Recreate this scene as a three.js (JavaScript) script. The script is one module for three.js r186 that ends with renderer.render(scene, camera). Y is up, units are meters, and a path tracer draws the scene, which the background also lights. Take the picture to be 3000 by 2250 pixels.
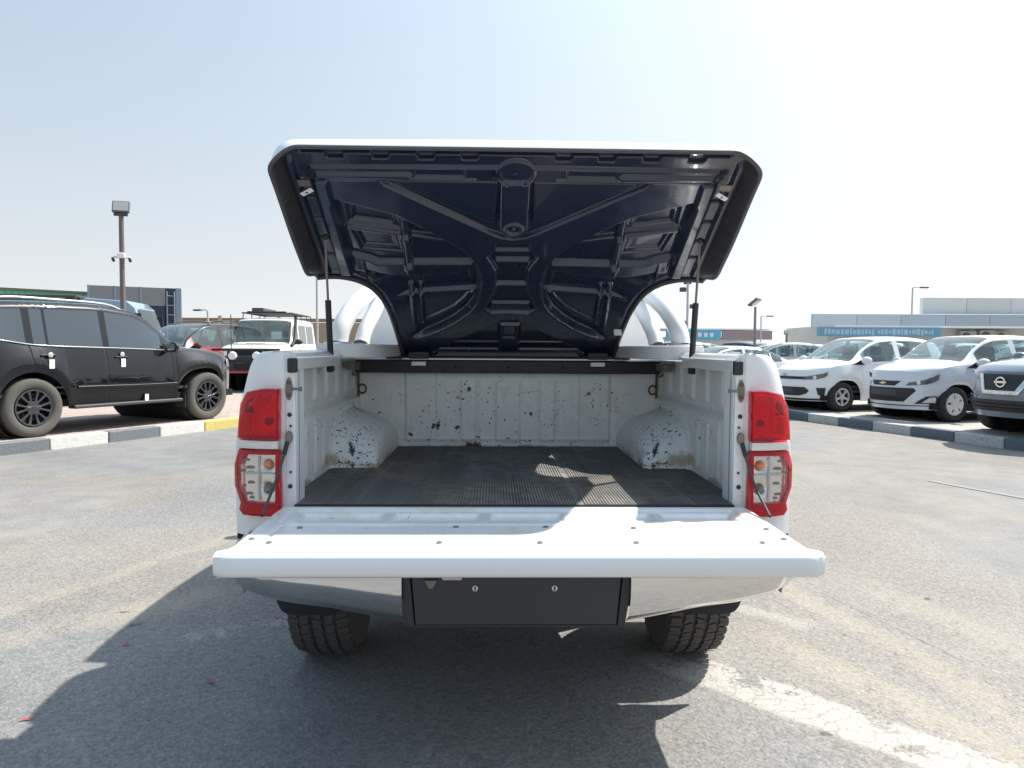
import * as THREE from 'three';
import { mergeGeometries, mergeVertices, toCreasedNormals } from 'three/addons/utils/BufferGeometryUtils.js';
import { RoundedBoxGeometry } from 'three/addons/geometries/RoundedBoxGeometry.js';
import { TessellateModifier } from 'three/addons/modifiers/TessellateModifier.js';

// ---------- camera, sky, sun, exposure ----------
const scene = new THREE.Scene();
const camera = new THREE.PerspectiveCamera(54.8, 4 / 3, 0.05, 900);
camera.position.set(-0.073, 1.36, 2.32);
camera.rotation.set(-Math.atan(79.5 / 1600), -Math.atan(40 / 1600), THREE.MathUtils.degToRad(0.38), 'YXZ');
const EXPOSURE = 1.6;
const SUN = new THREE.Vector3(0.67, 1, -0.38).normalize();
const renderer = new THREE.WebGLRenderer({ antialias: true });
renderer.setSize(1024, 768);
renderer.toneMapping = THREE.LinearToneMapping;
renderer.toneMappingExposure = EXPOSURE;
renderer.shadowMap.enabled = true;
const sst0 = (a, b, x) => { const t = Math.min(1, Math.max(0, (x - a) / (b - a))); return t * t * (3 - 2 * t); };
{
  const w = 1024, h = 512, d = new Float32Array(w * h * 4), v = new THREE.Vector3();
  for (let j = 0; j < h; j++) for (let i = 0; i < w; i++) {
    const el = ((j + 0.5) / h - 0.5) * Math.PI, az = ((i + 0.5) / w - 0.5) * 2 * Math.PI;
    v.set(Math.cos(el) * Math.cos(az), Math.sin(el), Math.cos(el) * Math.sin(az));
    const g = Math.acos(Math.max(-1, Math.min(1, v.dot(SUN)))), e = Math.max(0, v.y);
    const zn = sst0(0.2, 0.95, e), k = Math.pow(1 - e, 3.2);                       // air mass towards the horizon
    const glow = 0.95 * Math.exp(-Math.pow(g / 0.72, 2)) + 0.55 * Math.exp(-g / 0.7);
    const o = (j * w + i) * 4, f = 1 / 1.45;
    d[o] = f * (0.25 - 0.10 * zn + 0.50 * k + glow * 1.06);
    d[o + 1] = f * (0.412 - 0.07 * zn + 0.345 * k + glow * 1.04);
    d[o + 2] = f * (0.585 + 0.15 * k + glow * 1.04);
    d[o + 3] = 1;
  }
  const sky = new THREE.DataTexture(d, w, h, THREE.RGBAFormat, THREE.FloatType);
  sky.mapping = THREE.EquirectangularReflectionMapping; sky.magFilter = THREE.LinearFilter; sky.minFilter = THREE.LinearFilter; sky.needsUpdate = true;
  scene.background = sky; scene.environment = sky;
}
const sun = new THREE.DirectionalLight(new THREE.Color(1, 0.955, 0.87), 4.6);
sun.position.copy(SUN).multiplyScalar(60); sun.castShadow = true; sun.shadow.radius = 1.2;
Object.assign(sun.shadow.camera, { left: -40, right: 40, top: 40, bottom: -40, near: 1, far: 160 });
sun.shadow.mapSize.set(4096, 4096);
scene.add(sun, sun.target);

// ---------- helpers ----------
let seed = 7;
const rnd = () => { seed = (seed * 1664525 + 1013904223) >>> 0; return seed / 4294967296; };
const clamp = (x, a = 0, b = 1) => Math.min(b, Math.max(a, x));
const lerp = (a, b, t) => a + (b - a) * t;
const sst = (a, b, x) => { const t = clamp((x - a) / (b - a)); return t * t * (3 - 2 * t); };
function hash(x, y, s = 0) { let h = Math.imul(x, 374761393) + Math.imul(y, 668265263) + Math.imul(s, 974634347); h = Math.imul(h ^ (h >>> 13), 1274126177); return ((h ^ (h >>> 16)) >>> 0) / 4294967296; }
function vnoise(x, y, s = 0, per = 0) {
  const xi = Math.floor(x), yi = Math.floor(y), fx = x - xi, fy = y - yi, u = fx * fx * (3 - 2 * fx), w = fy * fy * (3 - 2 * fy);
  const m = (a) => per ? ((a % per) + per) % per : a;
  const a = hash(m(xi), m(yi), s), b = hash(m(xi + 1), m(yi), s), c = hash(m(xi), m(yi + 1), s), d = hash(m(xi + 1), m(yi + 1), s);
  return a + (b - a) * u + (c - a) * w + (a - b - c + d) * u * w;
}
function fbm(x, y, oct = 4, s = 0, per = 0) { let r = 0, a = 0.5, n = 0; for (let o = 0; o < oct; o++) { r += a * vnoise(x, y, s + o * 17, per); n += a; a *= 0.5; x *= 2; y *= 2; per *= 2; } return r / n; }
function cells(x, y, s = 0) {  // distance to the nearest border between random cells
  const xi = Math.floor(x), yi = Math.floor(y); let d1 = 9, d2 = 9;
  for (let j = -1; j < 2; j++) for (let i = -1; i < 2; i++) {
    const cx = xi + i + hash(xi + i, yi + j, s), cy = yi + j + hash(xi + i, yi + j, s + 5), d = Math.hypot(cx - x, cy - y);
    if (d < d1) { d2 = d1; d1 = d; } else if (d < d2) d2 = d;
  }
  return d2 - d1;
}
const srgb = (x) => x <= 0.0031308 ? x * 12.92 : 1.055 * Math.pow(x, 1 / 2.4) - 0.055;
function texture(w, h, fn, color = true, wrap = true) {   // fn(i,j) -> [r,g,b] (linear for colour)
  const d = new Uint8Array(w * h * 4);
  for (let j = 0; j < h; j++) for (let i = 0; i < w; i++) {
    const c = fn(i, j), o = (j * w + i) * 4;
    for (let k = 0; k < 3; k++) d[o + k] = Math.round(255 * clamp(color ? srgb(clamp(c[k])) : c[k]));
    d[o + 3] = 255;
  }
  const t = new THREE.DataTexture(d, w, h); t.magFilter = THREE.LinearFilter; t.minFilter = THREE.LinearMipmapLinearFilter; t.generateMipmaps = true;
  if (color) t.colorSpace = THREE.SRGBColorSpace;
  if (wrap) t.wrapS = t.wrapT = THREE.RepeatWrapping;
  t.needsUpdate = true; return t;
}
const lin = (r, g, b) => new THREE.Color().setRGB(r, g, b);
const std = (r, g, b, rough = 0.6, metal = 0, extra = {}) => new THREE.MeshStandardMaterial({ color: lin(r, g, b), roughness: rough, metalness: metal, side: THREE.DoubleSide, ...extra });
const phy = (r, g, b, rough, extra = {}) => new THREE.MeshPhysicalMaterial({ color: lin(r, g, b), roughness: rough, side: THREE.DoubleSide, ...extra });
const paint = (r, g, b, rough = 0.38) => phy(r, g, b, rough, { clearcoat: 1, clearcoatRoughness: 0.05 });

const taken = {};
function numbered(n) { taken[n] = (taken[n] ?? -1) + 1; return taken[n] ? `${n}_${String(taken[n]).padStart(3, '0')}` : n; }
function shade(o) { o.traverse((m) => { if (m.isMesh) { m.castShadow = true; m.receiveShadow = true; } }); return o; }
function part(name, geo, mat, parent) { if (Array.isArray(geo)) geo = merge(geo); const m = new THREE.Mesh(geo, mat); m.name = name; m.castShadow = m.receiveShadow = true; parent.add(m); return m; }
function grp(name, parent) { const g = new THREE.Group(); g.name = name; parent.add(g); return g; }
function thing(name, label, category, [x, y, z] = [0, 0, 0], turn = 0, group) {
  const o = new THREE.Group(); o.name = numbered(name); o.position.set(x, y, z); o.rotation.y = turn; o.userData = { label, category }; if (group) o.userData.group = group; scene.add(o); return o;
}
function copy(src, label, pos, turn, group) { const o = src.clone(); o.name = numbered(src.name.replace(/_\d{3}$/, '')); o.position.set(...pos); o.rotation.y = turn; o.userData = { ...src.userData, label }; if (group) o.userData.group = group; scene.add(o); return o; }
function structure(name, geo, mat) { const m = part(name, geo, mat, scene); m.userData.kind = 'structure'; return m; }
function merge(list) {
  return mergeGeometries(list.map((g) => { g = g.index ? g.toNonIndexed() : g.clone(); for (const k of Object.keys(g.attributes)) if (!['position', 'normal', 'uv'].includes(k)) g.deleteAttribute(k); if (!g.attributes.uv) g.setAttribute('uv', new THREE.BufferAttribute(new Float32Array(g.attributes.position.count * 2), 2)); if (!g.attributes.normal) g.computeVertexNormals(); return g; }));
}
const box = (w, h, d, x = 0, y = 0, z = 0) => new THREE.BoxGeometry(w, h, d).translate(x, y, z);
const rbox = (w, h, d, r, x = 0, y = 0, z = 0) => new RoundedBoxGeometry(w, h, d, 2, r).translate(x, y, z);
const cyl = (r1, r2, h, n = 16, x = 0, y = 0, z = 0) => new THREE.CylinderGeometry(r1, r2, h, n).translate(x, y, z);
const V3 = (p) => new THREE.Vector3(...p);
const tube = (pts, r, n = 24, k = 10) => new THREE.TubeGeometry(new THREE.CatmullRomCurve3(pts.map(V3), false, 'centripetal'), n, r, k, false);
function bar(a, b, r, n = 10) { const A = V3(a), B = V3(b), d = B.clone().sub(A), g = new THREE.CylinderGeometry(r, r, d.length(), n); g.applyQuaternion(new THREE.Quaternion().setFromUnitVectors(new THREE.Vector3(0, 1, 0), d.clone().normalize())); const m = A.add(B).multiplyScalar(0.5); return g.translate(m.x, m.y, m.z); }
const shapeOf = (pts, holes = []) => { const s = new THREE.Shape(pts.map((p) => new THREE.Vector2(...p))); for (const h of holes) s.holes.push(new THREE.Path(h.map((p) => new THREE.Vector2(...p)))); return s; };
const ext = (pts, depth, bevel = 0, holes = []) => new THREE.ExtrudeGeometry(shapeOf(pts, holes), { depth, bevelEnabled: bevel > 0, bevelSize: bevel, bevelThickness: bevel, bevelOffset: -bevel, bevelSegments: 2, curveSegments: 8 });
const arc = (cx, cy, r, a0, a1, n = 12, ry = r) => Array.from({ length: n + 1 }, (_, i) => { const a = lerp(a0, a1, i / n); return [cx + r * Math.cos(a), cy + ry * Math.sin(a)]; });
const ring = (cx, cy, r, n = 24, ry = r) => arc(cx, cy, r, 0, Math.PI * 2 * (n - 1) / n, n - 1, ry);
const flipX = (g) => { g = g.index ? g.toNonIndexed() : g; g.scale(-1, 1, 1); for (const k of ['position', 'uv', 'normal']) { const a = g.attributes[k]; if (!a) continue; const n = a.itemSize; for (let i = 0; i < a.count; i += 3) for (let c = 0; c < n; c++) { const t = a.array[(i + 1) * n + c]; a.array[(i + 1) * n + c] = a.array[(i + 2) * n + c]; a.array[(i + 2) * n + c] = t; } } g.computeVertexNormals(); return g; };
const mir = (pts) => pts.map(([x, y]) => [-x, y]).reverse();
function grid(nx, ny, fn, uvf) {   // fn(s,t) s,t in 0..1 -> [x,y,z]
  const p = [], uv = [], idx = [];
  for (let j = 0; j <= ny; j++) for (let i = 0; i <= nx; i++) { const q = fn(i / nx, j / ny); p.push(...q); uv.push(...(uvf ? uvf(q, i / nx, j / ny) : [i / nx, j / ny])); }
  for (let j = 0; j < ny; j++) for (let i = 0; i < nx; i++) { const a = j * (nx + 1) + i, b = a + 1, c = a + nx + 1, d = c + 1; idx.push(a, b, d, a, d, c); }
  const g = new THREE.BufferGeometry(); g.setAttribute('position', new THREE.Float32BufferAttribute(p, 3)); g.setAttribute('uv', new THREE.Float32BufferAttribute(uv, 2)); g.setIndex(idx); g.computeVertexNormals(); return g;
}
const tess = new TessellateModifier(0.04, 7);
function conform(poly, depth, zf, dir = 1, holes = [], bevel = 0.003) {  // a plate that follows a curved face z = zf(x,y), standing proud towards dir
  let g = ext(poly, depth, bevel, holes); g = g.index ? g.toNonIndexed() : g; g.deleteAttribute('normal'); g = tess.modify(g);
  const p = g.attributes.position; for (let i = 0; i < p.count; i++) p.setZ(i, zf(p.getX(i), p.getY(i)) + dir * p.getZ(i));
  g.computeVertexNormals(); return toCreasedNormals(g, 0.6);
}
function pchip(pts) {   // smooth monotone curve through points
  const x = pts.map((p) => p[0]), y = pts.map((p) => p[1]), n = x.length, d = [], m = new Array(n).fill(0);
  for (let i = 0; i < n - 1; i++) d.push((y[i + 1] - y[i]) / (x[i + 1] - x[i]));
  m[0] = d[0]; m[n - 1] = d[n - 2];
  for (let i = 1; i < n - 1; i++) m[i] = d[i - 1] * d[i] <= 0 ? 0 : 2 / (1 / d[i - 1] + 1 / d[i]);
  return (t) => { if (t <= x[0]) return y[0]; if (t >= x[n - 1]) return y[n - 1]; let i = 0; while (t > x[i + 1]) i++; const h = x[i + 1] - x[i], s = (t - x[i]) / h, s2 = s * s, s3 = s2 * s; return (2 * s3 - 3 * s2 + 1) * y[i] + (s3 - 2 * s2 + s) * h * m[i] + (-2 * s3 + 3 * s2) * y[i + 1] + (s3 - s2) * h * m[i + 1]; };
}
function polySDF(poly) { const n = poly.length; return (x, y) => { let d = 1e9, s = 1; for (let i = 0, j = n - 1; i < n; j = i++) { const ex = poly[j][0] - poly[i][0], ey = poly[j][1] - poly[i][1], wx = x - poly[i][0], wy = y - poly[i][1], t = clamp((wx * ex + wy * ey) / (ex * ex + ey * ey)), bx = wx - ex * t, by = wy - ey * t; d = Math.min(d, bx * bx + by * by); const c1 = y >= poly[i][1], c2 = y < poly[j][1], c3 = ex * wy > ey * wx; if ((c1 && c2 && c3) || (!c1 && !c2 && !c3)) s = -s; } return s * Math.sqrt(d); }; }
function lineSDF(pl) { return (x, y) => { let d = 1e9; for (let i = 0; i < pl.length - 1; i++) { const [ax, ay] = pl[i], [bx, by] = pl[i + 1], ex = bx - ax, ey = by - ay, t = clamp(((x - ax) * ex + (y - ay) * ey) / (ex * ex + ey * ey)); d = Math.min(d, Math.hypot(x - ax - ex * t, y - ay - ey * t)); } return d; }; }

// ---------- materials ----------
const M = {
  white: paint(0.78, 0.79, 0.79, 0.4), silver: paint(0.5, 0.53, 0.56, 0.3), blackPaint: phy(0.0022, 0.003, 0.005, 0.3, { clearcoat: 1, clearcoatRoughness: 0.02, specularIntensity: 0.25 }), red: paint(0.5, 0.012, 0.03, 0.35), grey: paint(0.035, 0.045, 0.06, 0.3), cream: paint(0.74, 0.71, 0.63, 0.45), beige: paint(0.5, 0.46, 0.4, 0.4),
  liner: phy(0.016, 0.0235, 0.05, 0.2, { clearcoat: 0.7, clearcoatRoughness: 0.06 }),
  blackPlastic: std(0.02, 0.021, 0.024, 0.55), greyPlastic: std(0.055, 0.055, 0.06, 0.6), rim: std(0.05, 0.05, 0.055, 0.65), seal: std(0.085, 0.08, 0.085, 0.7), skirt: std(0.045, 0.043, 0.05, 0.5),
  rubber: std(0.022, 0.022, 0.022, 0.85), dustyTyre: std(0.105, 0.098, 0.088, 0.95), tyreTread: std(0.085, 0.077, 0.072, 0.92),
  chrome: std(0.72, 0.71, 0.69, 0.09, 1), steel: std(0.5, 0.5, 0.5, 0.4, 1), dullSteel: std(0.22, 0.2, 0.17, 0.55, 0.6), rust: std(0.13, 0.085, 0.05, 0.9),
  alloyBlack: phy(0.012, 0.012, 0.014, 0.25, { clearcoat: 0.6 }), alloySilver: std(0.6, 0.6, 0.6, 0.35, 0.7), hubcap: phy(0.62, 0.61, 0.59, 0.4, { clearcoat: 0.3 }),
  glass: phy(0.62, 0.74, 0.74, 0.02, { transmission: 0.9, ior: 1.5, thickness: 0 }), tint: phy(0.10, 0.14, 0.16, 0.03, { transmission: 0.85, ior: 1.5, thickness: 0 }), clear: phy(0.95, 0.95, 0.95, 0.03, { transmission: 1, ior: 1.5, thickness: 0 }),
  interior: std(0.035, 0.037, 0.042, 0.8), under: std(0.012, 0.012, 0.012, 0.9),
  redLens: phy(0.8, 0.0, 0.05, 0.04, { transmission: 0.85, ior: 1.45, thickness: 0 }), redSolid: phy(0.55, 0.003, 0.03, 0.3), amber: phy(0.75, 0.2, 0.04, 0.2, { clearcoat: 1 }),
  reflector: std(0.75, 0.74, 0.72, 0.18, 1), matte: std(0.75, 0.75, 0.74, 0.5), label: std(0.82, 0.82, 0.8, 0.6), gold: std(0.75, 0.55, 0.25, 0.3, 0.8),
};
// white paint of the load bed, chipped and rusted in spots
function chipped(w, h, wm, hm, n, zones, dirt) {
  const a = new Float32Array(w * h), rustA = new Float32Array(w * h);
  const hubs = zones.flatMap((z) => Array.from({ length: 7 }, () => [z[0] + (rnd() + rnd() - 1) * z[2], z[1] + (rnd() + rnd() - 1) * z[3], z[4] ?? 1]));
  for (let k = 0; k < n; k++) {
    const hb = hubs[Math.floor(rnd() * hubs.length)], z = rnd() < 0.6 ? [hb[0], hb[1], 0.06 + 0.06 * rnd(), 0.04 + 0.04 * rnd(), hb[2]] : zones[Math.floor(rnd() * zones.length)], cx = (z[0] + (rnd() + rnd() - 1) * z[2]) / wm * w, cy = (z[1] + (rnd() + rnd() - 1) * z[3]) / hm * h, big = rnd();
    const r = (0.001 + 0.003 * big * big * big + (big > 0.975 ? 0.006 : 0)) / wm * w * (z[4] ?? 1), st = 1 + 3 * rnd() * rnd(), ang = rnd() < 0.6 ? (rnd() - 0.5) * 0.7 : rnd() * 3.14, ca = Math.cos(ang), sa = Math.sin(ang), sd = Math.floor(rnd() * 9999);
    const R = Math.ceil(r * st * 1.6);
    for (let y = -R; y <= R; y++) for (let x = -R; x <= R; x++) { const X = Math.floor(cx + x), Y = Math.floor(cy + y); if (X < 0 || Y < 0 || X >= w || Y >= h) continue; const q = Math.hypot((x * ca + y * sa) / st, -x * sa + y * ca) / r + 1.1 * (vnoise(X * 0.35, Y * 0.35, sd) - 0.5); if (q < 1) a[Y * w + X] = Math.max(a[Y * w + X], sst(1, 0.75, q)); }
  }
  for (let k = 0; k < 46; k++) { const z = zones[k % zones.length], x0 = (z[0] + (rnd() * 2 - 1) * z[2]) / wm * w, y0 = (z[1] + (rnd() * 2 - 1) * z[3]) / hm * h, L = (0.02 + 0.09 * rnd() * rnd()) / wm * w, an = (rnd() - 0.5) * (rnd() < 0.75 ? 0.5 : 3), dk = 0.25 + 0.6 * rnd(); for (let t = 0; t < L; t += 0.5) { const X = Math.floor(x0 + t * Math.cos(an)), Y = Math.floor(y0 + t * Math.sin(an) + 1.5 * vnoise(t * 0.1, k, 3)); if (X >= 0 && Y >= 0 && X < w && Y < h && vnoise(t * 0.25, k, 8) > 0.38) a[Y * w + X] = Math.max(a[Y * w + X], dk); } }
  for (const [zx, zy, zw, zh] of dirt) { const x0 = Math.max(0, (zx - zw) / wm * w | 0), x1 = Math.min(w, (zx + zw) / wm * w | 0), y0 = Math.max(0, (zy - zh) / hm * h | 0), y1 = Math.min(h, (zy + zh) / hm * h | 0); for (let y = y0; y < y1; y++) for (let x = x0; x < x1; x++) { const m = fbm(x * 0.03, y * 0.03, 4, 3) + 0.25 * (1 - Math.hypot((x / w * wm - zx) / zw, (y / h * hm - zy) / zh)) * 2 - 0.5; rustA[y * w + x] = Math.max(rustA[y * w + x], sst(0.18, 0.5, m)); } }
  return texture(w, h, (i, j) => {
    const q = a[j * w + i], ru = rustA[j * w + i], n1 = fbm(i * 0.012, j * 0.012, 4, 21), n2 = fbm(i * 0.1, j * 0.03, 3, 40), g = 0.79 + 0.12 * (n1 - 0.5) + 0.09 * (n2 - 0.5);
    let c = [g * 0.98, g, g * 0.975]; const stain = sst(0.6, 0.75, n1) * 0.2; c = [c[0] * (1 - stain * 0.5), c[1] * (1 - stain * 0.65), c[2] * (1 - stain)];
    c = [lerp(c[0], 0.34, ru * 0.75), lerp(c[1], 0.24, ru * 0.75), lerp(c[2], 0.12, ru * 0.75)];
    return [lerp(c[0], 0.03, q), lerp(c[1], 0.028, q), lerp(c[2], 0.026, q)];
  }, true, false);
}

// ---------- ground ----------
const asphaltBump = texture(512, 512, (i, j) => { const n = 0.55 * vnoise(i / 4, j / 4, 1, 128) + 0.45 * vnoise(i / 8, j / 8, 2, 64); return [n, n, n]; }, false);
asphaltBump.repeat.set(1, 1);
function asphaltColor(x, z, fine) {      // linear albedo at a place on the ground
  const big = fbm(x * 0.35 + 9, z * 0.35, 4, 60), mid = fbm(x * 1.7, z * 1.2 + 5, 4, 61), tan = sst(0.42, 0.62, fbm(x * 0.5 + 3, z * 0.45 + 7, 4, 62) + 0.06 * clamp(x, -1.5, 1.5));
  const g = 0.192 + 0.08 * (big - 0.5) + 0.06 * (mid - 0.5) + fine;
  return [g * lerp(0.985, 1.12, tan), g * lerp(0.968, 1.03, tan), g * lerp(0.945, 0.915, tan)];
}
{
  const tile = texture(1024, 1024, (i, j) => { const a = vnoise(i / 3, j / 3, 70, 0), s = fbm(i / 64, j / 64, 4, 72, 16); const v = 0.86 + 0.26 * (a - 0.5) + 0.3 * (s - 0.5) + (hash(i >> 1, j >> 1, 73) > 0.985 ? 0.16 : 0); return [v, v, v]; });
  const b2 = asphaltBump.clone(); b2.repeat.set(3, 3); b2.needsUpdate = true;
  const n = 150, g = new THREE.PlaneGeometry(1, 1, n, n), p = g.attributes.position, col = [], uv = g.attributes.uv;
  const warp = (t) => Math.sign(t) * (Math.abs(t) * 12 + Math.pow(Math.abs(t), 5) * 500);
  for (let i = 0; i < p.count; i++) { const x = warp(p.getX(i) * 2), z = warp(p.getY(i) * 2) - 6; p.setXYZ(i, x, 0, z); uv.setXY(i, x / 3, z / 3); const c = asphaltColor(x, z, 0); col.push(c[0] * 1.17, c[1] * 1.17, c[2] * 1.17); }
  g.setAttribute('color', new THREE.Float32BufferAttribute(col, 3)); g.computeVertexNormals();
  structure('ground', g, new THREE.MeshStandardMaterial({ map: tile, vertexColors: true, roughness: 0.93, bumpMap: b2, bumpScale: 0.003, side: THREE.DoubleSide }));
}
{ // the road around the pickup, with its worn paint, sand and stains
  const S = 2048, X0 = -3.3, Z0 = -5.4, W = 6.4;
  let sT = 0, sD = 0; const seg = (x, z, a, b) => { const ex = b[0] - a[0], ez = b[1] - a[1], q = ex * ex + ez * ez; sT = ((x - a[0]) * ex + (z - a[1]) * ez) / q; sD = ((x - a[0]) * ez - (z - a[1]) * ex) / Math.sqrt(q); };
  const SAND = [[[-3.1, -0.2], [-1.8, -3.2], 0.1, 0.22], [[1.45, -2.6], [2.05, 0.6], 0.13, 0.24], [[2.05, -1.9], [2.7, 0.4], 0.2, 0.2], [[-2.4, -1.0], [-1.55, -1.75], 0.2, 0.3], [[1.2, -1.2], [2.1, 0.9], 0.14, 0.25]], LINES = [[[0.62, -0.92], [1.8, 0.33], 0.135, 1], [[-1.55, -1.05], [-0.55, -1.62], 0.085, 0.42], [[0.95, -1.75], [1.5, -1.2], 0.09, 0.4], [[-0.35, -0.2], [0.25, 0.25], 0.13, 0.22]], STAINS = [[-1.05, -1.32, 0.14, 0.025], [-1.95, -1.42, 0.035, 0.02], [-1.8, -1.25, 0.03, 0.018], [1.1, -0.2, 0.025, 0.02], [1.6, -1.1, 0.012, 0.012], [1.95, -0.6, 0.01, 0.01], [2.3, -1.6, 0.03, 0.02]];
  const CRA = [1.75, -1.75], CRB = [2.0, -0.75], NF = 384, field = (fn) => { const a = new Float32Array((NF + 1) * (NF + 1)); for (let j = 0; j <= NF; j++) for (let i = 0; i <= NF; i++) a[j * (NF + 1) + i] = fn(X0 + i / NF * W, Z0 + j / NF * W); return (i, j) => { const fx = i * NF / S, fy = j * NF / S, x = fx | 0, y = fy | 0, u = fx - x, v = fy - y, o = y * (NF + 1) + x; return (a[o] * (1 - u) + a[o + 1] * u) * (1 - v) + (a[o + NF + 1] * (1 - u) + a[o + NF + 2] * u) * v; }; };
  const fB = field((x, z) => 0.08 * (fbm(x * 0.35 + 9, z * 0.35, 4, 60) - 0.5) + 0.06 * (fbm(x * 1.7, z * 1.2 + 5, 4, 61) - 0.5)), fT = field((x, z) => sst(0.42, 0.62, fbm(x * 0.5 + 3, z * 0.45 + 7, 4, 62) + 0.06 * clamp(x, -1.5, 1.5))), fE = field((x, z) => 0.12 * (fbm(x * 3, z * 3, 3, 90) - 0.5)), fD = field((x, z) => 0.05 * (fbm(x * 7, z * 7, 4, 95) - 0.5));
  const map = texture(S, S, (i, j) => {
    const x = X0 + (i + 0.5) / S * W, z = Z0 + (j + 0.5) / S * W;
    const gr = hash(i, j, 80), gr2 = vnoise(i / 2.3, j / 2.3, 81), gr3 = vnoise(i / 5, j / 5, 82);
    const g0 = 0.192 + fB(i, j) + 0.1 * (gr2 - 0.5) + 0.06 * (gr - 0.5) + 0.06 * (gr3 - 0.5), tn = fT(i, j), e1 = fE(i, j), ed = fD(i, j);
    let c = [g0 * lerp(0.985, 1.12, tn), g0 * lerp(0.968, 1.03, tn), g0 * lerp(0.945, 0.915, tn)];
    // pale sand lying in long strips beside the wheel paths
    for (const [a, b, w, k] of SAND) {
      seg(x, z, a, b); const t = sT, d = sD; if (Math.abs(d + e1) > w || t < -0.1 || t > 1.1) continue; const m = sst(w, w * 0.25, Math.abs(d + e1)) * sst(-0.1, 0.15, t) * sst(1.1, 0.85, t) * sst(0.25, 0.6, fbm(x * 9, z * 9, 3, 91) + 0.3 * gr2) * k;
      c = [lerp(c[0], 0.42, m), lerp(c[1], 0.36, m), lerp(c[2], 0.27, m)];
    }
    // worn white lines, crazed by cracks
    for (const [a, b, w, k] of LINES) {
      seg(x, z, a, b); const t = sT, d = sD; if (Math.abs(d) > w + 0.06 || t < -0.02 || t > 1.04) continue; const m0 = sst(w * 1.1, w * (k < 1 ? 0.2 : 0.75), Math.abs(d + ed)) * sst(-0.02, 0.06, t) * sst(1.04, 0.95, t); if (m0 <= 0) continue;
      const wear = sst(0.36, 0.58, fbm(x * 6, z * 6, 4, 97) + 0.24 * (gr3 - 0.5) + 0.16 * (gr2 - 0.5) + 0.15 * k - 0.09 * Math.abs(d) / w), crack = sst(0.03, 0.09, cells(x * 13 + fbm(x * 20, z * 20, 2, 5), z * 13, 98)), fineCr = sst(0.01, 0.05, cells(x * 46, z * 46, 99));
      const m = m0 * wear * k * lerp(0.3, 1, crack) * lerp(0.65, 1, fineCr); c = [lerp(c[0], 0.41, m), lerp(c[1], 0.39, m), lerp(c[2], 0.345, m)];
    }
    // a long joint crack and small dark stains
    seg(x, z, CRA, CRB); const tc = sT, dc = sD, cr = Math.abs(dc) > 0.03 ? 0 : sst(0.004, 0.0015, Math.abs(dc + 0.02 * (fbm(z * 5, 1, 3, 100) - 0.5))) * sst(0, 0.05, tc) * sst(1, 0.95, tc) * 0.8; c = c.map((q) => q * (1 - 0.65 * cr));
    for (const [sx, sz, sr, sy] of STAINS) { const qx = (x - sx) / sr, qz = (z - sz) / sy, q0 = qx * qx + qz * qz > 4 ? 9 : Math.hypot(qx, qz); if (q0 > 2) continue; const q = q0 + 0.9 * (gr3 - 0.5) + 0.8 * (fbm(x * 25, z * 25, 2, 3) - 0.5); if (q < 1) c = c.map((v) => v * lerp(0.45, 1, sst(0.5, 1, q))); }
    if (hash(i >> 1, j >> 1, 101) > 0.9965) c = c.map((v) => v + 0.14); if (hash(i >> 1, j >> 1, 102) > 0.996) c = c.map((v) => v * 0.5);
    return c;
  }, true, false);
  const b = asphaltBump.clone(); b.repeat.set(7, 7); b.needsUpdate = true;
  const g = new THREE.PlaneGeometry(W, W, 4, 4).rotateX(-Math.PI / 2).translate(X0 + W / 2, 0.004, Z0 + W / 2);
  const uv = g.attributes.uv, p = g.attributes.position; for (let i = 0; i < uv.count; i++) uv.setXY(i, (p.getX(i) - X0) / W, (p.getZ(i) - Z0) / W);
  structure('road', g, new THREE.MeshStandardMaterial({ map, roughness: 0.92, bumpMap: b, bumpScale: 0.0035, side: THREE.DoubleSide }));
  // thin white lane line on the open road to the right
  const ln = new THREE.PlaneGeometry(0.09, 2.6, 1, 1).rotateX(-Math.PI / 2).rotateY(0.38).translate(4.95, 0.005, -4.0);
  structure('lane_line', ln, std(0.25, 0.243, 0.232, 0.9));
}

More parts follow.
